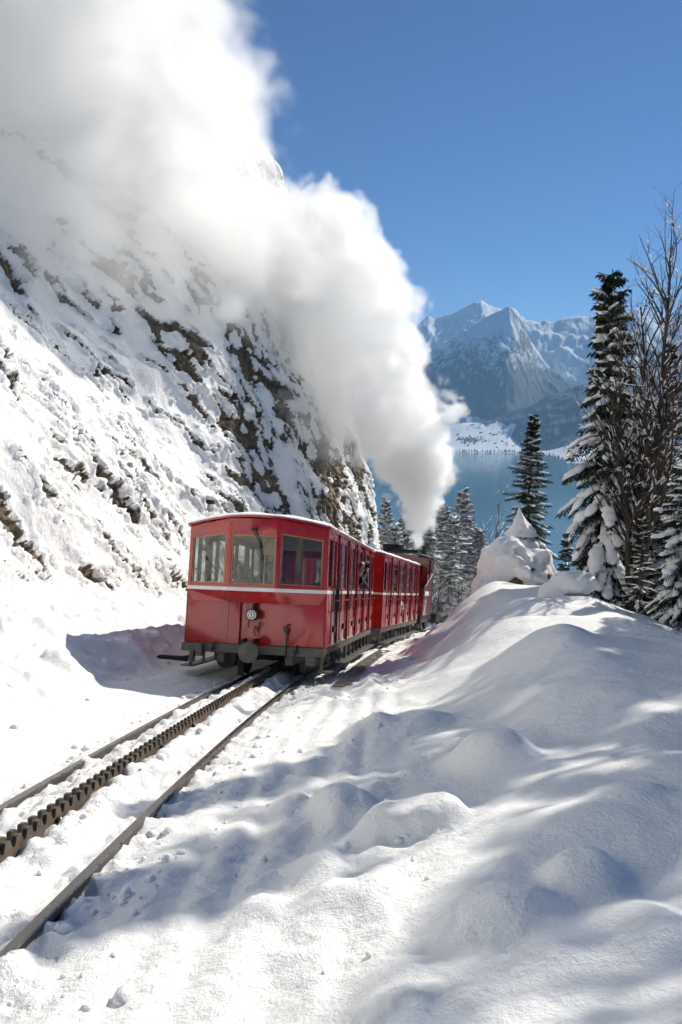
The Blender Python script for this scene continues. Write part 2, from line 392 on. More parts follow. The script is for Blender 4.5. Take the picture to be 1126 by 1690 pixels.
def make_cliff():
    B = cliff_base_curve(); nu = len(B)
    t = np.concatenate([np.arange(0, 16, .055), np.arange(16, 34, .11), np.arange(34, 110, 1.0)]); nt_ = len(t)
    def prof(pts):
        p = np.array(pts, float); ln = np.concatenate([[0], np.cumsum(np.hypot(*np.diff(p, axis=0).T))])
        return np.interp(t, ln, p[:, 0]), np.interp(t, ln, p[:, 1])
    dn, hn = prof([(-.2, -.8), (0.5, .25), (1.2, 1.25), (1.8, 2.4), (2.7, 4.2), (4.0, 6.3), (6.5, 9.6), (9.5, 14.4), (14, 21), (30, 44), (75, 110)])
    df, hf = prof([(-.1, -.8), (0.1, .5), (0.4, 2.2), (0.9, 5), (1.7, 8.6), (3.2, 13), (6.0, 21.5), (8.5, 25), (16, 33), (40, 62), (75, 100)])
    w = sm(15, 30, B[:, 4])[:, None]
    D = dn[None]*(1-w) + df[None]*w; Hh = hn[None]*(1-w) + hf[None]*w
    nl = np.stack([-np.cos(B[:, 3]), np.sin(B[:, 3])], -1)
    P = np.empty((nu, nt_, 3)); P[..., 0] = B[:, None, 0] + nl[:, None, 0]*D; P[..., 1] = B[:, None, 1] + nl[:, None, 1]*D; P[..., 2] = B[:, None, 2] + Hh
    du = np.gradient(P, axis=0); dv = np.gradient(P, axis=1); Nn = np.cross(dv, du); Nn /= np.linalg.norm(Nn, axis=-1, keepdims=True) + 1e-9
    if Nn[nu//2, 40, 0] < 0: Nn = -Nn
    x, y, z = P[..., 0], P[..., 1], P[..., 2]
    U = B[:, None, 4] + 0*D; T = t[None] + 0*D
    grow = sm(.2, 1.2, T)
    farw = sm(16, 29, U)
    # big buttresses and gullies, running up the slope and leaning
    Us = U + .38*T*(1 - .5*farw)
    big = 1.1*pn(Us/5.2 + 2, T/11) + .6*pn(Us/2.3 + 7, T/5.5)
    ledge = .35*pn(U/4.0, T/1.6 + .25*U)
    rockn = .9*ridged(Us/1.5, T/2.8, o=2) + .8*ridged(Us/.60 + 4, T/1.05 + 9, o=3) + .35*pn(Us/.25, T/.4)
    low = big + ledge
    snowd = .10*fbm(U/.9, T/1.2, o=2) + (.042*billow(U/.34, T/.46, o=3) + .012*pn(U/.09, T/.12))*(1-.4*farw)*(1 - .55*sm(7, 11, T))
    thr = 2.12 - .52*farw*(1 - .5*sm(12, 22, T)) + .35*sm(9, 16, T)*(1-farw) + .5*sm(5.0, 2.0, T)*(1-farw)*0 - .25*np.exp(-((T-5.5)/1.6)**2)*(1-farw)
    patch = .65*pn(U/3.2 + 11, T/3.6 + 5)
    ex = rockn + patch - thr
    # local steepness of the coarse form exposes more rock
    zz = P + Nn*low[..., None]*.75
    st = np.gradient(zz, axis=1); stp = st[..., 2]/(np.linalg.norm(st, axis=-1) + 1e-9)
    ex = ex + 1.5*(stp - .86)
    rock = np.clip(ex, -1.0, 1.5)
    rd = np.where(rock > 0, .30*np.minimum(rock, .8) - .26*sm(0, .18, rock) + .10*ridged(Us/.35, T/.5, o=2)*sm(0, .2, rock), 0)
    disp = low*grow*(.48 + .2*farw) + snowd*grow*(1 - sm(0, .1, rock)) + rd*grow
    # snow pillows bulge just above the rock edges
    disp = disp + .11*np.exp(-((rock + .12)/.14)**2)*grow
    P = P + Nn*disp[..., None]
    rock = np.where(T < .9, -1, rock*.55)
    V = P.reshape(-1, 3)
    me = grid_mesh('cliff', V, nu, nt_, {'rock': rock})
    return link('rock_cliff', me, M['cliff'])
cliff = tag(make_cliff(), 'steep snow plastered rock face rising on the left above the train', None, None, 'structure')

# ------------------------------------------------------------------ track: rails, rack, sleepers
def sweep(section, ss, off, name, mat, parent=None, mats=None, smi=None):
    """section: list of (lateral, height) closed loop, swept along the track"""
    n = len(section); V = []; Fc = []; mi = []
    A = heading(ss); P = track(ss)
    for i in range(len(ss)):
        c, s_ = math.cos(A[i]), math.sin(A[i])
        for (o, h) in section: V.append((P[i, 0] + c*(off+o), P[i, 1] - s_*(off+o), P[i, 2] + h))
    for i in range(len(ss)-1):
        for k in range(n): Fc.append((i*n+k, i*n+(k+1) % n, (i+1)*n+(k+1) % n, (i+1)*n+k)); mi.append(smi[k] if smi else 0)
    Fc.append(tuple(range(n))); Fc.append(tuple((len(ss)-1)*n+k for k in range(n-1, -1, -1))); mi += [0, 0]
    me = bpy.data.meshes.new(name); me.from_pydata(V, [], Fc)
    for m in (mats or [mat]): me.materials.append(m)
    me.polygons.foreach_set('material_index', mi); me.update()
    o = bpy.data.objects.new(name, me); COL.objects.link(o)
    if parent: o.parent = parent
    return o
RAIL = [(-.05, -.17), (.05, -.17), (.05, -.155), (.010, -.135), (.010, -.045), (.031, -.035), (.031, -.006), (.024, 0), (-.024, 0), (-.031, -.006), (-.031, -.035), (-.010, -.045), (-.010, -.135), (-.05, -.155)]
SMI = [0]*14; SMI[7] = 1; SMI[6] = 1; SMI[8] = 1
ssr = np.arange(-8, 46, .25)
for sd, lab in ((-.5, 'left steel running rail beside the rock face'), (.5, 'right steel running rail half sunk in snow')):
    tag(sweep(RAIL, ssr, sd, 'running_rail', None, None, [M['steel'], M['railtop']], SMI), lab, 'rail')
rack = empty('rack_rail', track(0)); tag(rack, 'dark toothed rack rail running between the two rails', 'rack rail')
def rack_bar(off, phase):
    """one toothed blade of the two-blade rack"""
    pitch = .120; s0, s1 = -4.0, 30.0
    n = int((s1-s0)/pitch); V = []; Fc = []; mi = []; w = .0135
    top = .115; root = .062; bot = -.12
    loc0 = track(0)
    prof = []                                     # (s, z)
    for i in range(n):
        b = s0 + i*pitch + phase*pitch
        prof += [(b, root), (b+.014, root+.002), (b+.026, root+.022), (b+.034, top-.006), (b+.042, top), (b+.084, top), (b+.092, top-.006), (b+.100, root+.022), (b+.112, root+.002)]
    S_ = np.array([p[0] for p in prof]); A = heading(S_); P = track(S_) - loc0
    for i, (s_, z) in enumerate(prof):
        c, sn = math.cos(A[i]), math.sin(A[i])
        for o in (off-w, off+w):
            x, y = P[i, 0] + c*o, P[i, 1] - sn*o
            V += [(x, y, P[i, 2]+bot), (x, y, P[i, 2] + .045), (x, y, P[i, 2]+z)]
    for i in range(len(prof)-1):
        a = i*6; b = a+6
        Fc += [(a, b, b+1, a+1), (a+1, b+1, b+2, a+2), (a+3, a+4, b+4, b+3), (a+4, a+5, b+5, b+4), (a+2, b+2, b+5, a+5)]; mi += [0, 0, 0, 0, 1]
    me = bpy.data.meshes.new('rack_blade'); me.from_pydata(V, [], Fc); me.materials.append(M['rust']); me.materials.append(M['grease'])
    me.polygons.foreach_set('material_index', mi); me.update()
    o = bpy.data.objects.new('toothed_blade', me); COL.objects.link(o); o.parent = rack
    return o
rack_bar(-.030, 0.0); rack_bar(.030, .5)
ch = MB().box(-.075, .075, -.04, .04, -.12, .03).box(-.014, .014, -.05, .05, .0, .05)
ch.lathe([(.022, 0), (.022, .02), (.012, .03)], (.062, 0, .03), n=8).lathe([(.022, 0), (.022, .02), (.012, .03)], (-.062, 0, .03), n=8)
chm = ch.mesh('rack_chair', M['grease'])
for i, s_ in enumerate(np.arange(-2, 22, 1.02)):
    o = bpy.data.objects.new('rack_chair', chm); COL.objects.link(o); o.parent = rack
    a = float(heading(s_)); o.location = Vector(track(s_) - track(0)); o.rotation_euler = (math.atan(-GR), 0, -a)

# loose clods thrown up beside the rails and at the foot of the slope
def clods():
    V = []; Fc = []; n = 0; rg = np.random.default_rng(12)
    bm_ = bmesh.new(); bmesh.ops.create_icosphere(bm_, subdivisions=1, radius=1.0); IV = np.array([v.co[:] for v in bm_.verts]); bm_.verts.index_update(); IF = np.array([[v.index for v in f.verts] for f in bm_.faces]); bm_.free()
    Q = []
    for i in range(480):
        m = rg.uniform(); s_ = rg.uniform(2.2, 17)
        if m < .36: r_ = rg.normal(.78, .12)
        elif m < .58: r_ = rg.normal(-.70, .09)
        elif m < .80: r_ = rg.uniform(-.40, .40); r_ += .12*np.sign(r_)
        elif m < .88: r_ = -1.5 - .9*rg.uniform()**2
        else: r_ = rg.uniform(1.0, 2.3)
        if abs(abs(r_)-.5) < .05 or abs(r_) < .10: continue
        Q.append((s_, r_, 0.011 + .034*rg.uniform()**4*(1.5 if r_ < -1.2 else 1)))
    Q = np.array(Q); PQ = track_off(Q[:, 0], Q[:, 1]); ZQ = ground_z(PQ[:, 0], PQ[:, 1])
    for i in range(len(Q)):
        k = Q[i, 2]; W = IV*(1 + .35*pn(IV[:, 0]*1.5 + i, IV[:, 1]*1.5, IV[:, 2]*1.5))[:, None]*np.array([rg.uniform(.8, 1.4), rg.uniform(.8, 1.4), rg.uniform(.6, 1.0)])*k
        V.append(W + np.array([PQ[i, 0], PQ[i, 1], ZQ[i] + k*.15])); Fc.append(IF + n); n += len(IV)
    V = np.concatenate(V); Fc = np.concatenate(Fc); me = bpy.data.meshes.new('snow_clods'); me.from_pydata(V.tolist(), [], Fc.tolist()); me.polygons.foreach_set('use_smooth', [True]*len(Fc)); me.update()
    tag(link('snow_clods', me, M['snow']), 'loose clods of snow along the rails and the foot of the slope', None, None, 'stuff')
clods()

# icicles hanging from the rock ledges
M['ice'] = simple('ice', (.72, .76, .78), .15, 0, .1, 20, coat=.4)
_ic = MB(); _ic.lathe([(.030, .02), (.034, -.02), (.026, -.22), (.018, -.5), (.010, -.8), (.002, -1.0)], (0, 0, 0), (0, 0, 1), 7); ICM = _ic.mesh('icicle', M['ice'], True)
def icicles():
    rg = np.random.default_rng(31); n = 0
    for i in range(60):
        cx, cy_ = (rg.uniform(470, 625), rg.uniform(690, 850)) if i < 44 else (rg.uniform(180, 470), rg.uniform(540, 700))
        for k in range(4):
            d = pix_ray(cx + rg.normal()*7, cy_ + rg.normal()*4).normalized(); ok, p, nm, idx = cliff.ray_cast(Vector((0, 0, 0)), d, distance=80)
            if not ok or nm.z > .62: continue
            o = bpy.data.objects.new('icicle', ICM); COL.objects.link(o); o.parent = cliff
            L_ = rg.uniform(.18, .75)*(1.0 if i < 44 else .6); w = rg.uniform(.7, 1.5)
            o.location = p + nm*.05; o.scale = (w, w, L_); o.rotation_euler = (rg.normal()*.04, rg.normal()*.04, rg.uniform(0, 6)); n += 1
icicles()
# ------------------------------------------------------------------ train
def paint(name, col):
    m = simple(name, col, 0.22, 0.0, 0.06, 2.5, 0.0, coat=0.6, spec=0.5, dirt=(col[0]*.72, col[1]*1.1+.01, col[2]*1.1+.01), dirt_scale=1.6, dirt_lo=.52, dirt_hi=.75)
    nt = m.node_tree; p = nt.nodes['Principled BSDF']      # slight waviness of the sheet metal
    tc = N(nt, 'ShaderNodeTexCoord'); n = N(nt, 'ShaderNodeTexNoise', i_Scale=2.6, i_Detail=2.0); nt.links.new(tc.outputs['Object'], n.inputs['Vector'])
    b = N(nt, 'ShaderNodeBump', i_Strength=.12, i_Distance=.05); nt.links.new(n.outputs['Fac'], b.inputs['Height'])
    nt.links.new(b.outputs[0], p.inputs['Normal']); nt.links.new(b.outputs[0], p.inputs['Coat Normal'])
    return m
M['red'] = paint('red_paint', (.37, .013, .012))
M['darkred'] = paint('dark_red_trim', (.16, .004, .006))
M['locored'] = paint('loco_red_paint', (.17, .014, .010))
M['white'] = simple('white_paint', (.75, .73, .68), .4, 0, .08, 5)
M['frame'] = simple('underframe_paint', (.085, .083, .068), .55, .1, .25, 5, .1, dirt=(.14, .13, .11), dirt_scale=4, dirt_lo=.5, dirt_hi=.75)
M['black'] = simple('black_iron', (.018, .017, .016), .5, .4, .3, 9, .1)
M['soot'] = simple('sooty_metal', (.045, .042, .036), .6, .3, .25, 5, .1)
M['wood'] = simple('varnished_wood', (.36, .20, .07), .38, 0, .2, 6, coat=.3)
M['cream'] = simple('cream_interior', (.48, .42, .30), .6, 0, .1, 4)
M['seat'] = simple('seat_fabric', (.10, .085, .07), .8, 0, .2, 14)
M['chrome'] = simple('worn_steel_tube', (.30, .28, .26), .3, .9, .15, 9)
M['lens'] = simple('lamp_lens', (.70, .70, .66), .12, 0, .1, 30, coat=.5)
M['skin'] = simple('skin', (.46, .26, .19), .5, 0, .08, 20)
M['hair'] = simple('dark_hair', (.03, .022, .016), .6, 0, .2, 30)
M['navy'] = simple('navy_jacket', (.012, .016, .032), .8, 0, .3, 12, .2)
M['greycoat'] = simple('grey_jacket', (.16, .165, .17), .85, 0, .2, 12, .2)
M['bluecap'] = simple('blue_grey_cap', (.14, .18, .21), .85, 0, .15, 12)
M['brown'] = simple('brown_jacket', (.16, .09, .05), .85, 0, .2, 12, .2)
def glass_mat():
    m = bpy.data.materials.new('window_glass'); m.use_nodes = True; nt = m.node_tree; nt.nodes.clear(); L = nt.links.new
    o = N(nt, 'ShaderNodeOutputMaterial'); t = N(nt, 'ShaderNodeBsdfTransparent'); t.inputs[0].default_value = (.86, .90, .88, 1)
    g = N(nt, 'ShaderNodeBsdfGlossy', i_Roughness=.015); f = N(nt, 'ShaderNodeLayerWeight', i_Blend=.5)
    tc = N(nt, 'ShaderNodeTexCoord'); n = N(nt, 'ShaderNodeTexNoise', i_Scale=3.0, i_Detail=1.0); L(tc.outputs['Object'], n.inputs['Vector'])
    b = N(nt, 'ShaderNodeBump', i_Strength=.04, i_Distance=.05); L(n.outputs['Fac'], b.inputs['Height']); L(b.outputs[0], g.inputs['Normal'])
    a = N(nt, 'ShaderNodeMath', operation='MULTIPLY_ADD'); pw = N(nt, 'ShaderNodeMath', operation='POWER'); L(f.outputs['Facing'], pw.inputs[0]); pw.inputs[1].default_value = 3.0
    L(pw.outputs[0], a.inputs[0]); a.inputs[1].default_value = .75; a.inputs[2].default_value = .045
    x = N(nt, 'ShaderNodeMixShader'); L(a.outputs[0], x.inputs[0]); L(t.outputs[0], x.inputs[1]); L(g.outputs[0], x.inputs[2]); L(x.outputs[0], o.inputs['Surface'])
    return m
M['glass'] = glass_mat()

def holed_panel(mb, P, hole, th, nrm):
    """P: 4 corner points (ll, lr, ur, ul); hole: (u0,u1,v0,v1) in 0..1 of the panel; th thickness along -nrm"""
    P = [Vector(p) for p in P]; nrm = Vector(nrm).normalized()
    def at2(u, v): return (P[0]*(1-u) + P[1]*u)*(1-v) + (P[3]*(1-u) + P[2]*u)*v
    u0, u1, v0, v1 = hole
    O = [at2(0,0), at2(1,0), at2(1,1), at2(0,1)]; I = [at2(u0,v0), at2(u1,v0), at2(u1,v1), at2(u0,v1)]
    Ob = [p - nrm*th for p in O]; Ib = [p - nrm*th for p in I]
    F_ = []
    for i in range(4):
        j = (i+1) % 4
        F_ += [(i, j, 4+j, 4+i), (8+j, 8+i, 12+i, 12+j), (4+i, 4+j, 12+j, 12+i), (j, i, 8+i, 8+j)]
    mb.add(O + I + Ob + Ib, F_)
    return I
def pane(name, I, nrm, inset, mat, parent):
    nrm = Vector(nrm).normalized(); A = [Vector(p) - nrm*inset for p in I]; m = MB(); m.prism(A, -nrm*.006); return m.build(name, mat, parent)
def ring(I, nrm, w, d, mb):
    """a thin frame just inside the opening I"""
    I = [Vector(p) for p in I]; c = sum(I, Vector())/4; nrm = Vector(nrm).normalized()
    ex = (I[1]-I[0]).normalized(); ez = (I[3]-I[0]).normalized()
    J = [I[0]+ex*w+ez*w, I[1]-ex*w+ez*w, I[2]-ex*w-ez*w, I[3]+ex*w-ez*w]
    for i in range(4):
        j = (i+1) % 4; mb.prism([I[i], I[j], J[j], J[i]], -nrm*d)

# ---- people
def person(name, label, pts, edges, mats, parent_loc, rotz=0, cat='person', head=None, subsurf=1):
    """pts: {key: (x,y,z,radius,material index)}"""
    keys = list(pts); me = bpy.data.meshes.new(name)
    me.from_pydata([pts[k][:3] for k in keys], [(keys.index(a), keys.index(b)) for a, b in edges], [])
    o = bpy.data.objects.new(name, me); COL.objects.link(o)
    md = o.modifiers.new('skin', 'SKIN')
    for i, k in enumerate(keys):
        sv = me.skin_vertices[0].data[i]; sv.radius = (pts[k][3],)*2; sv.use_root = (i == 0)
    md.use_smooth_shade = True
    ss = o.modifiers.new('sub', 'SUBSURF'); ss.levels = subsurf; ss.render_levels = subsurf
    dg = bpy.context.evaluated_depsgraph_get(); ev = o.evaluated_get(dg); nm = bpy.data.meshes.new_from_object(ev)
    o.modifiers.clear(); o.data = nm; bpy.data.meshes.remove(me)
    for m in mats: nm.materials.append(m)
    K = np.array([pts[k][:3] for k in keys]); rad = np.array([pts[k][3] for k in keys]); mi = [pts[k][4] for k in keys]
    ids = []
    for f in nm.polygons:
        d = np.linalg.norm(K - np.array(f.center), axis=1) - rad*.6; ids.append(mi[int(np.argmin(d))])
    nm.polygons.foreach_set('material_index', ids); nm.polygons.foreach_set('use_smooth', [True]*len(ids)); nm.update()
    return o
def head_pts(P, E, at_, face, neck, tilt=0.0, cap=False):
    """adds neck/head joints to P/E at at_ (base of head), facing the unit vector face (horizontal)"""
    x, y, z = at_; fx, fy = face; sx, sy = -fy, fx
    P['neck'] = (x - fx*.01, y - fy*.01, z-.07, .052, 1)
    P['jaw'] = (x + fx*.025, y + fy*.025, z+.02, .062, 1); P['mid'] = (x + fx*.01, y + fy*.01, z+.10, .082, 1); P['top'] = (x - fx*.01, y - fy*.01, z+.185, .066, 2)
    P['nose'] = (x + fx*.115, y + fy*.115, z+.075, .013, 1); P['earL'] = (x + sx*.088, y + sy*.088, z+.09, .014, 1); P['earR'] = (x - sx*.088, y - sy*.088, z+.09, .014, 1)
    P['back'] = (x - fx*.075, y - fy*.075, z+.11, .055, 2)
    E += [(neck, 'neck'), ('neck', 'jaw'), ('jaw', 'mid'), ('mid', 'top'), ('mid', 'nose'), ('mid', 'earL'), ('mid', 'earR'), ('mid', 'back')]
def hand_pts(P, E, wrist, d, side, pre):
    """five bent fingers at the end of a wrist joint; d = direction of the hand"""
    w = Vector(P[wrist][:3]); d = Vector(d).normalized(); sd = Vector(side).normalized(); nr = d.cross(sd)
    pm = w + d*.06; P[pre+'palm'] = (*pm, .030, 1); E.append((wrist, pre+'palm'))
    for i, (o, ln) in enumerate(((-.03, .060), (-.010, .075), (.010, .070), (.030, .055))):
        a = pm + d*.035 + sd*o; b = a + d*ln*.55 + nr*.012; c = b + d*ln*.3 + nr*.035
        for q, v in (('a', a), ('b', b), ('c', c)): P[f'{pre}f{i}{q}'] = (*v, .0095, 1)
        E.extend([(pre+'palm', f'{pre}f{i}a'), (f'{pre}f{i}a', f'{pre}f{i}b'), (f'{pre}f{i}b', f'{pre}f{i}c')])
    a = pm - d*.01 - sd*.04; b = a + d*.03 - sd*.018 + nr*.02
    P[pre+'ta'] = (*a, .011, 1); P[pre+'tb'] = (*b, .010, 1); E.extend([(pre+'palm', pre+'ta'), (pre+'ta', pre+'tb')])
def place(o, Mx): o.matrix_world = Mx
def eyes(o, at_, face, parent):
    x, y, z = at_; fx, fy = face; sx, sy = -fy, fx; m = MB()
    for s_ in (-1, 1): m.lathe([(.001, -.004), (.010, 0), (.001, .004)], (x + fx*.088 + sx*s_*.032, y + fy*.088 + sy*s_*.032, z+.105), (fx, fy, 0), 8)
    return m.build('eyes', M['black'], parent)
def seated(label, x, y, face, coat, cap, Mx, z0=.98, phone=False):
    fx, fy = face; sx, sy = -fy, fx; P = {}; E = []
    P['hip'] = (x, y, z0, .15, 0); P['waist'] = (x, y, z0+.18, .135, 0); P['chest'] = (x, y, z0+.40, .155, 0); P['collar'] = (x - fx*.01, y - fy*.01, z0+.53, .085, 0)
    E += [('hip', 'waist'), ('waist', 'chest'), ('chest', 'collar')]
    head_pts(P, E, (x + fx*.02, y + fy*.02, z0+.66), face, 'collar')
    for s_, nm in ((1, 'L'), (-1, 'R')):
        P['sh'+nm] = (x + sx*s_*.19, y + sy*s_*.19, z0+.46, .068, 0)
        P['kn'+nm] = (x + sx*s_*.10 + fx*.44, y + sy*s_*.10 + fy*.44, z0+.02, .068, 3); P['an'+nm] = (x + sx*s_*.10 + fx*.46, y + sy*s_*.10 + fy*.46, z0-.36, .045, 3)
        P['ft'+nm] = (x + sx*s_*.10 + fx*.62, y + sy*s_*.10 + fy*.62, z0-.39, .035, 3)
        E += [('chest', 'sh'+nm), ('hip', 'kn'+nm), ('kn'+nm, 'an'+nm), ('an'+nm, 'ft'+nm)]
        if phone and s_ == 1:
            P['el'+nm] = (x + sx*s_*.25 + fx*.12, y + sy*s_*.25 + fy*.12, z0+.24, .048, 0); P['wr'+nm] = (x + sx*s_*.17 + fx*.16, y + sy*s_*.17 + fy*.16, z0+.52, .034, 1)
            hd = (-sx*.3, -sy*.3, 1)
        else:
            P['el'+nm] = (x + sx*s_*.26 + fx*.03, y + sy*s_*.26 + fy*.03, z0+.19, .048, 0); P['wr'+nm] = (x + sx*s_*.14 + fx*.25, y + sy*s_*.14 + fy*.25, z0+.13, .034, 1)
            hd = (fx, fy, -.2)
        E += [('sh'+nm, 'el'+nm), ('el'+nm, 'wr'+nm)]
        hand_pts(P, E, 'wr'+nm, hd, (sx, sy, 0), nm)
    o = person('person', label, P, E, [coat, M['skin'], M['hair'], M['black']], None)
    hx, hy, hz = x + fx*.02, y + fy*.02, z0+.66
    eyes(o, (hx, hy, hz), face, o)
    if cap:
        c = MB(); c.lathe([(.10, 0), (.118, .03), (.112, .075), (.06, .10), (.01, .105)], (hx - fx*.01, hy - fy*.01, hz+.13), n=16)
        c.prism([(hx + fx*.08 + sx*.08, hy + fy*.08 + sy*.08, hz+.135), (hx + fx*.08 - sx*.08, hy + fy*.08 - sy*.08, hz+.135), (hx + fx*.18 - sx*.04, hy + fy*.18 - sy*.04, hz+.12), (hx + fx*.18 + sx*.04, hy + fy*.18 + sy*.04, hz+.12)], (0, 0, .012))
        c.build('cap', cap, o, smooth=True)
    tag(o, label, 'person'); o.matrix_world = Mx
    return o

ZB, ZS, ZE, ZW0, ZW1 = .58, 1.455, 2.46, 1.53, 2.31     # body bottom, stripe, eaves, window sill/head
def roof_z(x): return 2.465 + .125*(1 - (x/1.15)**2)
def make_car(name, label, Mx, Ln, seams, bay, number=None):
    """local axes: x right, y away from the photographer, z up"""
    T = empty(name); T.matrix_world = Mx; tag(T, label, 'railway carriage', 'red carriages of the train')
    W = 1.15
    def bay_y(x): return -.3 if abs(x) <= .385 else -.3*(W-abs(x))/(W-.385)
    # under frame
    f = MB().box(-1.13, 1.13, .0, Ln, .455, ZB-.004).box(-.62, -.5, .1, Ln-.1, .28, .455).box(.5, .62, .1, Ln-.1, .28, .455)
    f.box(-1.15, 1.15, -.045, .03, .440, ZB-.002)
    f.build('underframe', M['frame'], T, bevel=.006)
    MB().box(-.46, .46, 1.9, Ln-1.9, .16, .452).box(-.9, -.64, 2.3, 3.6, .2, .45).build('gear_and_light_block', M['black'], T, bevel=.02)  # centre box added to hide light under the carriage; side box is gear
    # floor and ceiling
    MB().box(-1.1, 1.1, .04, Ln-.04, ZB+.01, .64).build('floor', M['seat'], T)
    # sides
    for sd in (1, -1):
        n = (sd, 0, 0); wall = MB(); x1 = sd*W
        def rect(y0, y1, z0, z1, x0=x1, th=.035):
            wall.box(min(x0, x0-sd*th), max(x0, x0-sd*th), y0, y1, z0, z1)
        rect(0, Ln, ZB, ZW0); rect(0, Ln, ZW1, ZE)
        S_ = [0.0] + seams + [Ln]
        prev_end = 0.0; holes = []
        for i in range(len(S_)-1):
            m0, m1 = S_[i], S_[i+1]; w = m1-m0
            if i == 0: holes += [(m0+.10, m0+.10+.33, 'quarter'), (m0+w*.52, m0+w*.82, 'door')]
            else:
                holes += [(m0+.05, m0+.05+.30*min(1, w/1.15), 'quarter'), (m0+.37*w, m0+.85*w, 'door')]
        for (a, b, k) in holes:
            rect(prev_end, a, ZW0, ZW1); prev_end = b
        rect(prev_end, Ln, ZW0, ZW1)
        wo_ = wall.build('side_wall', [M['red'], M['cream']], T, bevel=.004)
        for pf in wo_.data.polygons:
            if pf.normal.x*sd < -.7: pf.material_index = 1
        MB().box(min(x1, x1+sd*.006), max(x1, x1+sd*.006), 0.0, Ln, ZS-.028, ZS+.028).build('white_stripe', M['white'], T)
        for i, (a, b, k) in enumerate(holes):
            I = [(x1, a, ZW0), (x1, b, ZW0), (x1, b, ZW1), (x1, a, ZW1)]
            if k == 'quarter':
                pane('window_pane', I, n, .030, M['glass'], T)
                fr = MB(); ring(I, n, .028, .03, fr); fr.build('window_frame', M['black'], T)
            else:
                # door leaf: proud sheet under the window, frame round the window, its pane a sub-part
                j = i//2; m0, m1 = S_[j], S_[j+1]
                da, db = a-.06, min(b+.09, m1-.02)
                d = MB(); xa, xb = sorted((x1+sd*.0005, x1+sd*.012))
                d.box(xa, xb, da, db, ZB+.03, ZS-.029)
                d.box(xa, xb, da, a, ZW0-.04, ZW1+.06).box(xa, xb, b, db, ZW0-.04, ZW1+.06).box(xa, xb, a, b, ZW1, ZW1+.06).box(xa, xb, a, b, ZW0-.04, ZW0)
                dr = d.build('door', M['red'], T, bevel=.004)
                pane('window_pane', I, n, .012, M['glass'], dr)
                h = MB().tube([(x1+sd*.012, db-.05, 1.32), (x1+sd*.05, db-.05, 1.32), (x1+sd*.05, db-.14, 1.31)], .011, 8)
                h.build('handle', M['chrome'], dr, smooth=True)
                s_ = MB(); s_.prism([(x1+sd*.012, (da+db)/2-.05, .80), (x1+sd*.012, (da+db)/2+.05, .80), (x1+sd*.012, (da+db)/2+.03, .90), (x1+sd*.012, (da+db)/2-.03, .90)], (sd*.03, 0, 0))
                s_.build('door_stop', M['darkred'], dr)
            # U shaped hand rails hanging on both door edges
        for sm_ in seams + [.42]:
            c = MB(); xo = x1 + sd*.055; a, b = sm_-.10, sm_+.20
            c.tube([(x1, a, 1.50), (xo, a, 1.50), (xo, a, 1.20), (xo, a+.03, 1.145), (xo, (a+b)/2, 1.125), (xo, b-.03, 1.145), (xo, b, 1.20), (xo, b, 1.50), (x1, b, 1.50)], .0105, 8)
            c.build('hand_rail', M['soot'], T, smooth=True)
        for sm_ in seams:
            xa, xb = sorted((x1+sd*.0006, x1+sd*.035))
            MB().box(xa, xb, sm_-.012, sm_+.022, ZB+.01, ZE-.03).build('cover_strip', M['darkred'], T, bevel=.004)
        xa, xb = sorted((x1, x1+sd*.03))
        MB().box(xa, xb, .0, Ln, ZE-.02, ZE+.02).build('gutter', M['red'], T)
        # step board
        xa, xb = sorted((sd*1.02, sd*1.24)); st = MB().box(xa, xb, .12, Ln-.1, .175, .20)
        for q in np.arange(.15, Ln-.1, .62): st.box(*sorted((sd*1.06, sd*1.10)), q, q+.035, .20, .455)
        st.build('step_board', M['frame'], T, bevel=.004)
    # end walls
    if bay:
        fr = MB()
        cor = [(-W, 0.0), (-.385, -.3), (.385, -.3), (W, 0.0)]; wins = [((.085, .905), ), ((.05, .97), ), ((.075, .90), )]
        for i in range(3):
            (xa, ya), (xb, yb) = cor[i], cor[i+1]; nr = Vector((yb-ya, -(xb-xa), 0)).normalized()
            zt0, zt1 = roof_z(xa)-.005, roof_z(xb)-.005; zb = ZS-.035
            v0 = (ZW0-zb)/(min(zt0, zt1)-zb); v1 = (2.305-zb)/((zt0+zt1)/2-zb)
            (u0, u1), = wins[i]
            I = holed_panel(fr, [(xa, ya, zb), (xb, yb, zb), (xb, yb, zt1), (xa, ya, zt0)], (u0, u1, v0, v1), .04, nr)
            wf = MB(); ring([Vector(p) - nr*.014 for p in I], nr, .020, .03, wf); wfo = wf.build('window_frame', M['wood'], T)
            pane('window_pane', I, nr, .022, M['glass'], wfo)
            # stripe and corner bead on each facet
            MB().prism([Vector((xa, ya, ZS-.028)) , Vector((xb, yb, ZS-.028)), Vector((xb, yb, ZS+.028)), Vector((xa, ya, ZS+.028))], nr*.007).build('white_stripe', M['white'], T)
        bo_ = fr.build('driver_bay', [M['red'], M['cream']], T, bevel=.006)
        for pf in bo_.data.polygons:
            if pf.normal.y > .7: pf.material_index = 1
        sk = MB(); z1, z0 = ZS-.036, 1.245
        for i in range(3):
            (xa, ya), (xb, yb) = cor[i], cor[i+1]
            fa = 1.0 if abs(xa) > 1 else 1.0
            sk.add([(xa, ya, z1), (xb, yb, z1), (xb*(.90 if abs(xb) > 1 else 1), -.01 if abs(xb) > 1 else -.17, z0), (xa*(.90 if abs(xa) > 1 else 1), -.01 if abs(xa) > 1 else -.17, z0)], [(0, 1, 2, 3)])
        sk.add([(-W*.9, -.01, z0), (-.385, -.17, z0), (.385, -.17, z0), (W*.9, -.01, z0)], [(3, 2, 1, 0)])
        sk.build('bay_skirt', M['red'], T)
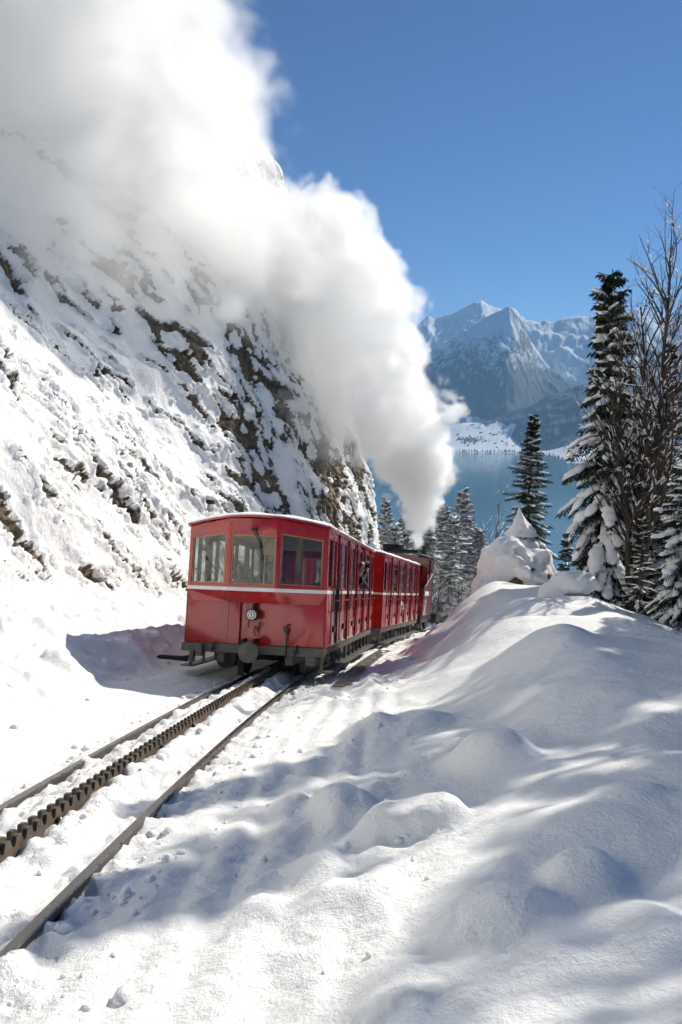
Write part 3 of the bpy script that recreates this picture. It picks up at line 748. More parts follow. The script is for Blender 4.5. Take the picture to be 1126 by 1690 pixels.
        e = MB().box(-W, -.245, 0, .04, ZB, ZS-.035).box(-.105, W, 0, .04, ZB, ZS-.035).box(-.245, -.105, .05, .09, ZB, ZS-.035)
        e.box(-.46, -.43, -.010, 0, ZB, 1.24)
        e.build('end_panel', M['red'], T, bevel=.004)
        # headlamp
        hl = MB(); hl.lathe([(.05, .10), (.088, .085), (.094, 0), (.094, -.05), (.078, -.06)], (.0, -.13, 1.06), (0, 1, 0), 28)
        hl.box(-.018, .018, -.12, .0, 1.14, 1.24).box(-.05, .05, -.10, .0, .985, 1.0)
        ho = hl.build('headlamp', M['black'], T, smooth=True)
        ln = MB().lathe([(.076, 0), (.070, -.010), (.045, -.016), (.002, -.018)], (.0, -.188, 1.06), (0, 1, 0), 28); lo = ln.build('lens', M['lens'], ho, smooth=True)
        led = MB()
        for k in range(8):
            an = k*math.pi/4; led.lathe([(.013, 0), (.010, -.006)], (.045*math.cos(an), -.203, 1.06 + .045*math.sin(an)), (0, 1, 0), 8)
        led.lathe([(.016, 0), (.012, -.006)], (0, -.206, 1.06), (0, 1, 0), 8)
        led.build('lamp_cluster', M['soot'], ho)
        MB().tube([(-.05, -.10, .99), (-.06, -.13, .93), (-.06, -.10, .85)], .011, 8).build('lamp_bracket', M['black'], ho, smooth=True)
        MB().tube([(.09, -.02, .94), (.11, -.08, .90), (.07, -.08, .84)], .012, 8).build('lamp_bracket', M['black'], ho, smooth=True)
        MB().tube([(.03, -.02, .86), (.03, -.09, .86), (.03, -.09, .77), (.06, -.07, .73)], .014, 8).box(.0, .07, -.09, 0, .80, .83).build('drawhook', M['darkred'], T, smooth=True)
        # central buffer and gear under the beam
        bf = MB().lathe([(.05, .32), (.05, .06), (.155, .035), (.160, .0), (.11, -.012), (.002, -.014)], (.02, -.36, .49), (0, 1, 0), 32); bf.build('buffer', M['frame'], T, smooth=True)
        MB().lathe([(.02, 0), (.17, .01), (.17, .5), (.02, .52)], (-.52, .25, .33), (0, 1, 0), 28).build('air_reservoir', M['black'], T, smooth=True)
        MB().box(-1.15, -.80, -.12, -.045, .455, .575).box(-.90, -.80, -.16, -.046, .38, .56).box(-1.02, -.95, -.10, 0, .28, .46).build('step_bracket', M['frame'], T, bevel=.005)
        MB().tube([(-1.0, .0, .36), (-1.2, -.05, .32), (-1.55, -.12, .33)], [.022, .022, .014], 8).prism([(-1.52, -.14, .30), (-1.05, -.05, .27), (-1.05, -.02, .33), (-1.52, -.10, .34)], (0, .01, .02)).build('side_scraper', M['black'], T)
        bp = MB().tube([(.55, -.07, .40), (.55, -.07, .84)], .014, 8).box(.515, .585, -.11, -.01, .80, .86).tube([(.55, -.08, .86), (.575, -.09, .93), (.60, -.07, .93)], .012, 8).tube([(.50, -.09, .86), (.52, -.09, .91)], .011, 8)
        bp.build('brake_pipe', M['black'], T, smooth=True)
        for xx in (-.62, .72): MB().tube([(xx, -.05, .60), (xx, -.11, .56), (xx+.03, -.12, .50), (xx-.02, -.10, .46), (xx-.04, -.06, .52)], .016, 8).build('coupling_hook', M['black'], T, smooth=True)
        MB().box(.86, 1.0, -.03, .12, .30, .438).build('sander_box', M['frame'], T, bevel=.008)
        MB().tube([(.35, .2, .40), (-.25, .25, .33), (-.3, .3, .2)], .03, 8).box(-.32, -.24, .28, .36, .06, .4).build('snow_scraper', M['black'], T)
        # wiper
        wp = MB().tube([(.03, -.318, 2.40), (.14, -.338, 2.12)], .008, 6).tube([(-.02, -.318, 2.40), (.15, -.338, 2.10)], .006, 6).tube([(.10, -.340, 2.24), (.165, -.342, 1.90)], .009, 6).tube([(.15, -.340, 2.10), (.26, -.340, 2.26)], .005, 6).box(-.03, .06, -.335, -.30, 2.385, 2.42)
        wp.build('wiper', M['black'], T, smooth=True)
    else:
        e = MB(); I = holed_panel(e, [(-W, 0, ZB), (W, 0, ZB), (W, 0, ZE), (-W, 0, ZE)], (.2, .8, .52, .9), .04, (0, -1, 0)); e.build('end_panel', M['red'], T)
        pane('window_pane', I, (0, -1, 0), .02, M['glass'], T)
        MB().box(-W, W, -.006, 0, ZS-.028, ZS+.028).build('white_stripe', M['white'], T)
        MB().lathe([(.05, .2), (.05, .06), (.155, .035), (.160, .0), (.002, -.014)], (.0, -.22, .49), (0, 1, 0), 24).build('buffer', M['frame'], T, smooth=True)
    e = MB(); I = holed_panel(e, [(W, Ln, ZB), (-W, Ln, ZB), (-W, Ln, ZE), (W, Ln, ZE)], (.2, .8, .52, .9), .04, (0, 1, 0)); e.build('end_panel', M['red'], T)
    pane('window_pane', I, (0, 1, 0), .02, M['glass'], T)
    # roof with its snow
    def roof_sheet(z_off, th, over, lumpy=0.0):
        xs = np.linspace(-W-over, W+over, 27); ny = 60; V = []; Fc = []
        for lay in (0, 1):
            for xx in xs:
                xc = max(-W, min(W, xx)); y0 = (bay_y(xc) if bay else 0) - over*1.2; y1 = Ln + over
                for k in range(ny):
                    yy = y0 + (y1-y0)*k/(ny-1); edge = min(1, max(0, min((xx+W+over), (W+over-xx), (yy-y0)*2, (y1-yy)*2))/.10)
                    h = 0 if lay == 0 else th*(.30 + .70*edge**.6) if lumpy else th
                    if lay and lumpy: h += lumpy*edge*float(pn(np.array([xx*2.1]), np.array([yy*1.4]))[0])
                    V.append((xx, yy, roof_z(max(-1.15, min(1.15, xx))) + z_off + h))
        n = len(xs); o = n*ny
        for a in range(n-1):
            for k in range(ny-1):
                q = a*ny+k; Fc += [(o+q, o+q+ny, o+q+ny+1, o+q+1), (q, q+1, q+ny+1, q+ny)]
        for a in range(n-1):
            for k in (0, ny-1): q = a*ny+k; Fc.append((q, q+ny, o+q+ny, o+q))
        for k in range(ny-1):
            for a in (0, n-1): q = a*ny+k; Fc.append((q, q+1, o+q+1, o+q))
        m = MB(); m.add(V, Fc); return m
    rf = roof_sheet(-.004, .03, .035).build('roof', M['red'], T, smooth=True)
    roof_sheet(.028, .055, .02, .028).build('snow_cover', M['roof_snow'], rf, smooth=True)
    # wheels
    for yy in (1.35, Ln-1.35):
        for sd in (-.5, .5):
            w = MB().lathe([(.05, -.07), (.28, -.05), (.33, -.045), (.33, .03), (.365, .035), (.365, .055), (.05, .06)], (sd, yy, .33), (1 if sd < 0 else -1, 0, 0), 28)
            w.build('wheel', M['soot'], T, smooth=True)
        MB().lathe([(.05, -.5), (.05, .5)], (0, yy, .33), (1, 0, 0), 10).build('axle', M['black'], T)
    # benches and inner partitions
    for i, m0 in enumerate([s_ + .18 for s_ in ([0.55] if not bay else []) + seams]):
        if m0 > Ln-.5: continue
        MB().box(-1.05, .98, m0-.02, m0+.02, .64, 1.42).box(-1.05, .98, m0-.42, m0-.02, 1.0, 1.06).box(-1.05, .98, m0+.02, m0+.42, 1.0, 1.06).build('bench', M['wood'], T, bevel=.01)
    MB().box(-1.10, 1.10, .06, Ln-.06, 2.425, 2.44).build('ceiling_lining', M['cream'], T)
    return T
def text_on(txt, size, parent, loc, rot, mat, name='lettering'):
    cu = bpy.data.curves.new(name, 'FONT'); cu.body = txt; cu.size = size; cu.extrude = .001; cu.materials.append(mat); cu.align_x = 'CENTER'
    t_ = bpy.data.objects.new(name, cu); COL.objects.link(t_)
    me = bpy.data.meshes.new_from_object(t_.evaluated_get(bpy.context.evaluated_depsgraph_get())); bpy.data.objects.remove(t_)
    o = bpy.data.objects.new(name, me); COL.objects.link(o)
    if not me.materials: me.materials.append(mat)
    o.parent = parent; o.location = loc; o.rotation_euler = rot; o['kind'] = 'stuff'; return o
_, MX1 = car_frame(11.0, 17.3, -.175)
_, MX2 = car_frame(18.30, 25.35, -.06)
LEN1, LEN2 = 6.72, 7.2
car1 = make_car('passenger_carriage', 'nearest red carriage with angled driver windows and round headlamp facing us', MX1, LEN1, [1.0, 2.19, 3.38, 4.57, 5.78], True)
car2 = make_car('passenger_carriage', 'second red carriage between the nearest carriage and the steam engine', MX2, LEN2, [1.15, 2.46, 3.77, 5.08, 6.40], False)
SR = (R(90), 0, R(90))
text_on('50', .30, car2, (1.1635, 3.62, .98), SR, M['white'])
def marking(parent, y0, y1, z0, z1, n):
    for k in range(n): h = (z1-z0)/n; MB().box(1.1512, 1.1530, y0 + .01*(k % 2), y1 - .012*((k+1) % 2), z0 + h*k, z0 + h*k + h*.62).build('painted_marking', M['white'], parent)
marking(car1, .80, .92, .94, 1.06, 4); marking(car1, .82, .91, .76, .88, 3)
MB().box(1.1632, 1.1650, 3.14, 3.36, 1.12, 1.24).build('painted_marking', M['white'], car2)
# driver's desk
MB().prism([(-1.0, .02, 1.43), (-.42, -.20, 1.43), (.42, -.20, 1.43), (1.0, .02, 1.43), (1.0, .16, 1.43), (-1.0, .16, 1.43)], (0, 0, .05)).box(-1.0, 1.0, .10, .14, .66, 1.428).build('driver_desk', M['wood'], car1, bevel=.01)
MB().tube([(.62, .0, 1.44), (.55, -.02, 1.55), (.42, -.04, 1.64)], .010, 6).lathe([(.028, 0), (.034, .06), (.01, .07)], (.42, -.04, 1.62), (-.8, 0, .5), 10).build('microphone', M['black'], car1, smooth=True)
MB().box(.52, .62, .50, .56, .64, 2.43).build('grab_post', M['wood'], car1)
MB().box(.02, .36, .20, .24, 2.02, 2.30).build('notice_board', M['wood'], car1)
seated('person in grey jacket and blue grey cap behind the middle front window', .14, .52, (-.35, -.94), M['greycoat'], M['bluecap'], MX1, z0=1.02, phone=True)
seated('passenger in brown jacket behind the right front window', .78, 1.62, (0, -1), M['brown'], None, MX1, z0=1.07)
seated('passenger in grey jacket behind the left front window', -.75, 1.66, (0, -1), M['greycoat'], None, MX1, z0=1.07)
# passenger leaning out of a side window with raised arms
P = {}; E = []
bx, by = 1.02, 3.86; fc = (.45, .89)
P['hip'] = (bx-.42, by-.05, 1.16, .15, 0); P['waist'] = (bx-.28, by-.03, 1.42, .13, 0); P['chest'] = (bx-.04, by, 1.66, .15, 0); P['collar'] = (bx+.08, by+.02, 1.80, .085, 0)
E += [('hip', 'waist'), ('waist', 'chest'), ('chest', 'collar')]
head_pts(P, E, (bx+.16, by+.05, 1.93), fc, 'collar')
P['shR'] = (bx+.14, by+.12, 1.74, .075, 0); P['elR'] = (bx+.24, by+.50, 1.56, .068, 0); P['wrR'] = (bx+.22, by+.66, 1.98, .042, 0)
P['shL'] = (bx-.10, by-.14, 1.72, .072, 0); P['elL'] = (bx+.14, by+.10, 1.60, .058, 0); P['wrL'] = (bx+.24, by+.42, 1.86, .040, 0)
E += [('chest', 'shR'), ('shR', 'elR'), ('elR', 'wrR'), ('chest', 'shL'), ('shL', 'elL'), ('elL', 'wrL')]
for s_, nm in ((1, 'L'), (-1, 'R')):
    P['kn'+nm] = (bx-.46, by+s_*.12, .95, .085, 3); P['an'+nm] = (bx-.56, by+s_*.12, .70, .05, 3); E += [('hip', 'kn'+nm), ('kn'+nm, 'an'+nm)]
hand_pts(P, E, 'wrR', (0, -.3, 1), (1, 0, 0), 'R'); hand_pts(P, E, 'wrL', (.1, .3, 1), (1, 0, 0), 'L')
po = person('person', '', P, E, [M['navy'], M['skin'], M['hair'], M['black']], None); tag(po, 'passenger in dark jacket leaning out of a carriage window with raised arms', 'person')
eyes(po, (bx+.16, by+.05, 1.93), fc, po); po.matrix_world = MX1
cm = MB().box(bx+.14, bx+.30, by+.50, by+.60, 1.97, 2.08); cm.lathe([(.034, 0), (.034, .07), (.028, .08)], (bx+.22, by+.60, 2.025), (0, 1, 0), 14)
co = cm.build('photo_camera', M['black'], None, bevel=.006); tag(co, 'small black camera held up by the passenger at the window', 'camera'); co.matrix_world = MX1

# ---- steam engine
_, MXL = car_frame(26.05, 30.8, -.02)
def make_loco():
    T = empty('steam_locomotive'); T.matrix_world = MXL; tag(T, 'dark red rack steam engine pushing at the lower end of the train', 'locomotive')
    W = 1.16
    MB().box(-.85, .85, .0, 5.4, .45, .70).box(-1.1, 1.1, -.05, .06, .40, .75).build('engine_frame', M['black'], T, bevel=.01)
    # rear bunker with sloping side tops
    b = MB(); b.box(-W, W, .0, .05, .72, 1.72)
    bo = b.build('rear_plate', M['locored'], T, bevel=.006)
    for sd in (-1, 1):
        s_ = MB(); x1 = sd*W; s_.prism([(x1, .05, .72), (x1, 1.62, .72), (x1, 1.62, 2.24), (x1, 1.50, 2.26), (x1, .05, 1.74)], (-sd*.04, 0, 0)); so_ = s_.build('side_sheet', M['locored'], T, bevel=.006)
        MB().tube([(x1+sd*.03, 1.42, .95), (x1+sd*.05, 1.42, 2.10), (x1+sd*.03, 1.50, 2.24)], .014, 8).tube([(x1+sd*.03, .04, 1.76), (x1+sd*.03, 1.50, 2.29)], .016, 8).build('hand_rail', M['chrome'], so_, smooth=True)
        MB().box(*sorted((x1, x1+sd*.012)), .20, .95, 1.44, 1.60).build('number_plate', M['white'], so_)
        xa, xb = sorted((x1, x1-sd*.04))
        c = MB(); I = holed_panel(c, [(x1, .45, 1.85), (x1, 1.62, 2.26), (x1, 1.62, 2.92), (x1, .45, 2.80)], (.16, .52, .12, .86), .04, (sd, 0, 0)); cab = c.build('cab_side', M['locored'], T)
        pane('window_pane', I, (sd, 0, 0), .02, M['glass'], cab)
    e = MB(); I = holed_panel(e, [(-W, .45, 1.70), (0, .45, 1.70), (0, .45, 2.95), (-W, .45, 2.80)], (.3, .8, .25, .75), .04, (0, -1, 0)); I2 = holed_panel(e, [(0, .45, 1.70), (W, .45, 1.70), (W, .45, 2.80), (0, .45, 2.95)], (.28, .86, .33, .84), .04, (0, -1, 0))
    cr = e.build('cab_rear', M['locored'], T)
    for q in (I, I2):
        pane('window_pane', q, (0, -1, 0), .02, M['glass'], cr); f = MB(); ring([Vector(p) - Vector((0, .012, 0)) for p in q], (0, -1, 0), .035, -.02, f); f.build('window_frame', M['locored'], cr)
    MB().box(.30, .92, -.0, .44, 1.72, 2.02).build('coal_bunker', M['locored'], T, bevel=.01)
    MB().box(-W+.04, W-.04, .06, 1.58, .72, .80).box(-W+.05, W-.05, 1.56, 1.62, .8, 2.75).build('cab_floor', M['black'], T)
    # arched roof
    V = []; Fc = []; xs = np.linspace(-W-.06, W+.06, 15)
    for lay in (0, .035):
        for xx in xs:
            zz = 2.82 + .17*(1 - (xx/1.22)**2) + lay
            V += [(xx, .30, zz), (xx, 2.0, zz+.06)]
    n = len(xs)
    for i in range(n-1):
        a = 2*i; o = 2*n; Fc += [(a, a+1, a+3, a+2), (o+a, o+a+2, o+a+3, o+a+1), (a, a+2, o+a+2, o+a), (a+1, o+a+1, o+a+3, a+3)]
    Fc += [(0, 2*n, 2*n+1, 1), (2*n-2, 2*n-1, 4*n-1, 4*n-2)]
    MB().add(V, Fc).build('cab_roof', M['soot'], T, smooth=True)
    MB().box(-.35, .62, .95, 1.75, 3.02, 3.13).build('roof_vent', M['black'], T, bevel=.01)
    # the wide tub shaped hood on the left
    MB().lathe([(.34, 0), (.40, .10), (.44, .36), (.46, .385), (.46, .41), (.40, .41), (.36, .30)], (-.62, 2.25, 2.94), n=28).build('spark_hood', M['soot'], T, smooth=True)
    # boiler tilted against the slope, tanks, chimney
    MB().lathe([(.52, 0), (.55, .05), (.55, 2.5), (.57, 2.52), (.57, 3.3), (.50, 3.36), (.05, 3.40)], (0, 1.62, 1.75), (0, 1, .08), 28).build('boiler', M['black'], T, smooth=True)
    for sd in (-1, 1): MB().box(*sorted((sd*.40, sd*.72)), 1.64, 3.6, .74, 1.45).build('water_tank', M['black'], T, bevel=.03)
    MB().lathe([(.20, 0), (.17, .1), (.15, .9), (.20, .98), (.20, 1.06), (.14, 1.06)], (.18, 4.3, 2.42), n=20).build('chimney', M['black'], T, smooth=True)
    MB().lathe([(.22, 0), (.22, .3), (.16, .42), (.02, .46)], (0, 2.9, 2.40), n=20).build('steam_dome', M['black'], T, smooth=True)
    for sd in (-1, 1):
        for yy in (.9, 2.5, 4.1): MB().lathe([(.05, -.06), (.33, -.05), (.33, .03), (.36, .05), (.05, .06)], (sd*.5, yy, .35), (-sd, 0, 0), 24).build('wheel', M['soot'], T, smooth=True)
        MB().box(*sorted((sd*.70, sd*1.05)), 3.6, 4.5, .35, .72).build('cylinder_block', M['black'], T, bevel=.05)
        MB().tube([(sd*.8, .9, .40), (sd*.8, 3.7, .50)], .035, 8).build('coupling_rod', M['chrome'], T)
        MB().box(*sorted((sd*.80, sd*1.14)), .05, .35, .18, .24).box(*sorted((sd*1.06, sd*1.10)), .10, .30, .24, .72).build('cab_step', M['black'], T)
    MB().lathe([(.05, .3), (.05, .06), (.155, .035), (.16, 0), (.002, -.01)], (0, -.30, .49), (0, 1, 0), 24).build('buffer', M['soot'], T, smooth=True)
    return T
make_loco()

# ---- steel grating lying along the track
gr_ = empty('metal_grating', track_off(10.5, 1.38)); tag(gr_, 'slatted metal grating lying on the snow beside the right rail', 'grating')
def grate():
    o0 = Vector(track_off(10.5, 1.38)); bar = []
    for k in range(7):
        off = 1.20 + .042*k; ss_ = np.arange(10.3, 17.6, .4); pts = [Vector(track_off(float(q), off)) - o0 + Vector((0, 0, .085)) for q in ss_]
        MB().tube(pts, .011, 4).build('grating_bar', M['frame'], gr_)
    for q in np.arange(10.4, 17.5, .30):
        c = MB(); c.tube([Vector(track_off(float(q), 1.19)) - o0 + Vector((0, 0, .071)), Vector(track_off(float(q), 1.46)) - o0 + Vector((0, 0, .071))], .008, 4)
        c.build('cross_bar', M['frame'], gr_)
grate()
# ------------------------------------------------------------------ trees
M['needle'] = simple('spruce_needles', (.022, .036, .014), .6, 0, .45, 3.0, dirt=(.045, .05, .014), dirt_scale=2.0, dirt_lo=.55, dirt_hi=.75)
M['frosted'] = simple('frosted_needles', (.05, .06, .05), .7, 0, .3, 6.0, dirt=(.52, .55, .58), dirt_scale=4.5, dirt_lo=.42, dirt_hi=.58)
M['bark'] = simple('bark', (.060, .046, .034), .85, 0, .35, 14, .5, dirt=(.12, .10, .075), dirt_scale=6)
M['twig'] = simple('bare_twig', (.055, .040, .030), .8, 0, .3, 10)
def fast_mesh(name, V, F3, mat, smooth=False):
    V = np.asarray(V, np.float32).reshape(-1, 3); F3 = np.asarray(F3, np.int32).reshape(-1, 3)
    me = bpy.data.meshes.new(name); me.vertices.add(len(V)); me.vertices.foreach_set('co', V.ravel())
    me.loops.add(F3.size); me.loops.foreach_set('vertex_index', F3.ravel()); me.polygons.add(len(F3))
    me.polygons.foreach_set('loop_start', np.arange(0, F3.size, 3, dtype=np.int32)); me.polygons.foreach_set('loop_total', np.full(len(F3), 3, np.int32))
    if smooth: me.polygons.foreach_set('use_smooth', np.ones(len(F3), bool))
    me.materials.append(mat); me.update(calc_edges=True); return me
_bm = bmesh.new(); bmesh.ops.create_icosphere(_bm, subdivisions=2, radius=1.0)
ICO_V = np.array([v.co[:] for v in _bm.verts]); _bm.verts.index_update(); ICO_F = np.array([[v.index for v in f.verts] for f in _bm.faces]); _bm.free()
_bm = bmesh.new(); bmesh.ops.create_icosphere(_bm, subdivisions=1, radius=1.0)
ICO1_V = np.array([v.co[:] for v in _bm.verts]); _bm.verts.index_update(); ICO1_F = np.array([[v.index for v in f.verts] for f in _bm.faces]); _bm.free()
def _variants(BV): return [BV*(1 + .30*pn(BV[:, 0]*1.7 + 5.3*i, BV[:, 1]*1.7 - 3.1*i, BV[:, 2]*1.7 + 1.9*i))[:, None] for i in range(24)]
BLOB1, BLOB2 = _variants(ICO1_V), _variants(ICO_V)
class Soup:
    def __init__(s): s.V = []; s.F = []; s.n = 0
    def add(s, V, F_):
        s.V.append(np.asarray(V, float).reshape(-1, 3)); s.F.append(np.asarray(F_).reshape(-1, 3) + s.n); s.n += len(s.V[-1])
    def mesh(s, name, mat, smooth=False): return fast_mesh(name, np.concatenate(s.V), np.concatenate(s.F), mat, smooth)
def blob(sp, c, rad, axis, rg, big=False, flat=.55):
    """lumpy snow pillow; rad along axis and across"""
    BV, BF = (ICO_V, ICO_F) if big else (ICO1_V, ICO1_F)
    ax = np.array(axis, float); ax /= np.linalg.norm(ax); sd = np.cross(ax, [0, 0, 1.0]); sd /= np.linalg.norm(sd) + 1e-9; up = np.cross(sd, ax)
    L_ = (BLOB2 if big else BLOB1)[int(abs(c[0]*37 + c[1]*53 + c[2]*71)*10) % 24]
    z = L_[:, 2:3]; z = np.where(z < 0, z*.55, z)
    P = np.array(c) + ax*L_[:, 0:1]*rad[0] + sd*L_[:, 1:2]*rad[1] + (up*.6 + np.array([0, 0, .4]))*z*rad[1]*flat
    sp.add(P, BF)
def spruce(H, Rb, seed, snow=.6, whorl=.30, nb=7, clear=.06, droop=.30, twig=1.0, pw=.85, gaps=0.0, tipbare=.0, fleck=.10):
    rg = np.random.default_rng(seed); tr = MB(); lean = rg.normal(size=2)*.012
    def axis(z): return np.array([lean[0]*z + .05*math.sin(z*.8+seed), lean[1]*z + .05*math.cos(z*.7), z])
    zs = np.linspace(-.4, H, 14); tr.tube([axis(z) for z in zs], [max(.012, (.018 + .0115*H)*(1 - z/H*.98)) for z in zs], 9)
    fo = Soup(); sn = Soup(); br = Soup()
    z = H*clear
    BL = []
    def blade(p, d, ln, w, down): BL.append((*p, *d, ln, w, down))
    while z < H*.985:
        f = z/H; nbr = max(3, int(round(nb*(1 - .35*f)*rg.uniform(.8, 1.2)))); a0 = rg.uniform(0, 6.28)
        for k in range(nbr):
            if rg.uniform() < gaps*(1 if f < .75 else .3): continue
            az = a0 + 6.283*k/nbr + rg.normal()*.22; L_ = Rb*(1 - f)**pw*rg.uniform(.45, 1.22)*(1 + .28*math.sin(az*2 + z*1.3 + seed)) + .10
            h = np.array([math.cos(az), math.sin(az), 0]); e0 = -.28 + .95*f + rg.normal()*.15
            n = max(4, int(L_/.16)); p = axis(z + rg.uniform(-.5, .5)*whorl); P = [p.copy()]; el = e0
            for i in range(n):
                t = i/n; el = e0 - droop*2.2*t*(1-f*.6) + .9*droop*max(0, t-.62)*2
                d = h*math.cos(el) + np.array([0, 0, math.sin(el)]); p = p + d*L_/n; P.append(p.copy())
            P = np.array(P)
            # woody stem
            for i in range(n):
                rr = .016*(1-i/n)*min(1, L_) + .003; q = P[i]; w = P[i+1]; s_ = np.cross(w-q, [0, 0, 1.0]); s_ = s_/(np.linalg.norm(s_)+1e-9)*rr
                br.add([q-s_, q+s_, w+s_, w-s_, q+np.array([0, 0, rr]), w+np.array([0, 0, rr])], [(0, 1, 2), (0, 2, 3), (0, 4, 5), (0, 5, 3), (1, 4, 5), (1, 5, 2)])
            for i in range(1, n+1):
                t = i/n; d = P[i]-P[i-1]; d /= np.linalg.norm(d); sd = np.cross(d, [0, 0, 1.0]); sd /= np.linalg.norm(sd)+1e-9
                for s_ in (-1, 1):
                    ln = (.42*L_*(1-t)*rg.uniform(.6, 1.2) + .11)*twig
                    td = d*rg.uniform(.45, .9) + sd*s_ + np.array([0, 0, -.25-.5*droop*rg.uniform(.3, 1.4)]); td /= np.linalg.norm(td)
                    m_ = max(2, int(ln/.095))
                    for j in range(m_):
                        u = (j+.3)/m_; q = P[i] + td*ln*u - np.array([0, 0, .18*ln*u*u]); l2 = .15*rg.uniform(.7, 1.3)*(1.15-.5*u)
                        s2 = np.cross(td, [0, 0, 1.0]); s2 /= np.linalg.norm(s2)+1e-9
                        for s3 in (-1, 1): blade(q, td*.8 + s2*s3*.8 + np.array([0, 0, -.35*rg.uniform(0, 1.6)]), l2, .024, .22)
                    if snow > 0 and rg.uniform() < snow*fleck and ln > .14:
                        blob(sn, P[i] + td*ln*.5 + np.array([0, 0, .028 - .04*ln]), (ln*.45, .050 + .045*snow*rg.uniform(.5, 1.5)), td, rg)
                blade(P[i], d + rg.normal(size=3)*.15, .13, .018, .1)
            if snow > 0 and rg.uniform() < .30 + .55*snow + .55*float(pn(np.array([math.cos(az)*1.2 + z*.7]), np.array([math.sin(az)*1.2 + seed]))[0]) and not (tipbare and f > 1-tipbare):
                t0 = rg.uniform(.1, .4); m_ = max(2, int(L_*(1-t0)/.17))
                for j in range(m_):
                    u = t0 + (1-t0)*(j+.5)/m_; i = min(n-1, int(u*n)); q = P[i] + (P[i+1]-P[i])*(u*n-i); d = P[i+1]-P[i]
                    wd = (.055 + .16*snow*rg.uniform(.4, 1.5)*min(1, L_*.8))*(1 - .25*u)
                    blob(sn, q + np.array([0, 0, .028 + wd*.18]), (.21*rg.uniform(.8, 1.4), wd), d, rg, big=wd > .11, flat=.46)
        z += whorl*(1 - .55*f)*rg.uniform(.55, 1.45)
    for j in range(6): blade(axis(H - .08*j), np.array([rg.normal(), rg.normal(), 1.5]), .12, .016, 0)
    A = np.array(BL); p_, d_, ln_, w_, dn_ = A[:, 0:3], A[:, 3:6], A[:, 6:7], A[:, 7:8], A[:, 8:9]
    d_ = d_/np.linalg.norm(d_, axis=1, keepdims=True); s_ = np.cross(d_, [0, 0, 1.0]); s_ = s_/(np.linalg.norm(s_, axis=1, keepdims=True) + 1e-9)
    q_ = p_ + d_*ln_*.5; e_ = p_ + d_*ln_; e_[:, 2:3] -= dn_*ln_; up_ = np.array([0, 0, 1.0])
    VV = np.stack([p_, q_ + s_*w_, e_, q_ - s_*w_, p_, q_ + up_*w_*.3, e_, q_ - up_*w_*1.4], 1).reshape(-1, 3)
    FF = (np.arange(len(A))[:, None, None]*8 + np.array([(0, 1, 2), (0, 2, 3), (4, 5, 6), (4, 6, 7)])[None]).reshape(-1, 3); fo.add(VV, FF)
    return tr.mesh('trunk', M['bark'], True), fo.mesh('needles', M['needle']), (sn.mesh('branch_snow', M['tree_snow'], True) if sn.n else None), br.mesh('branches', M['bark'])
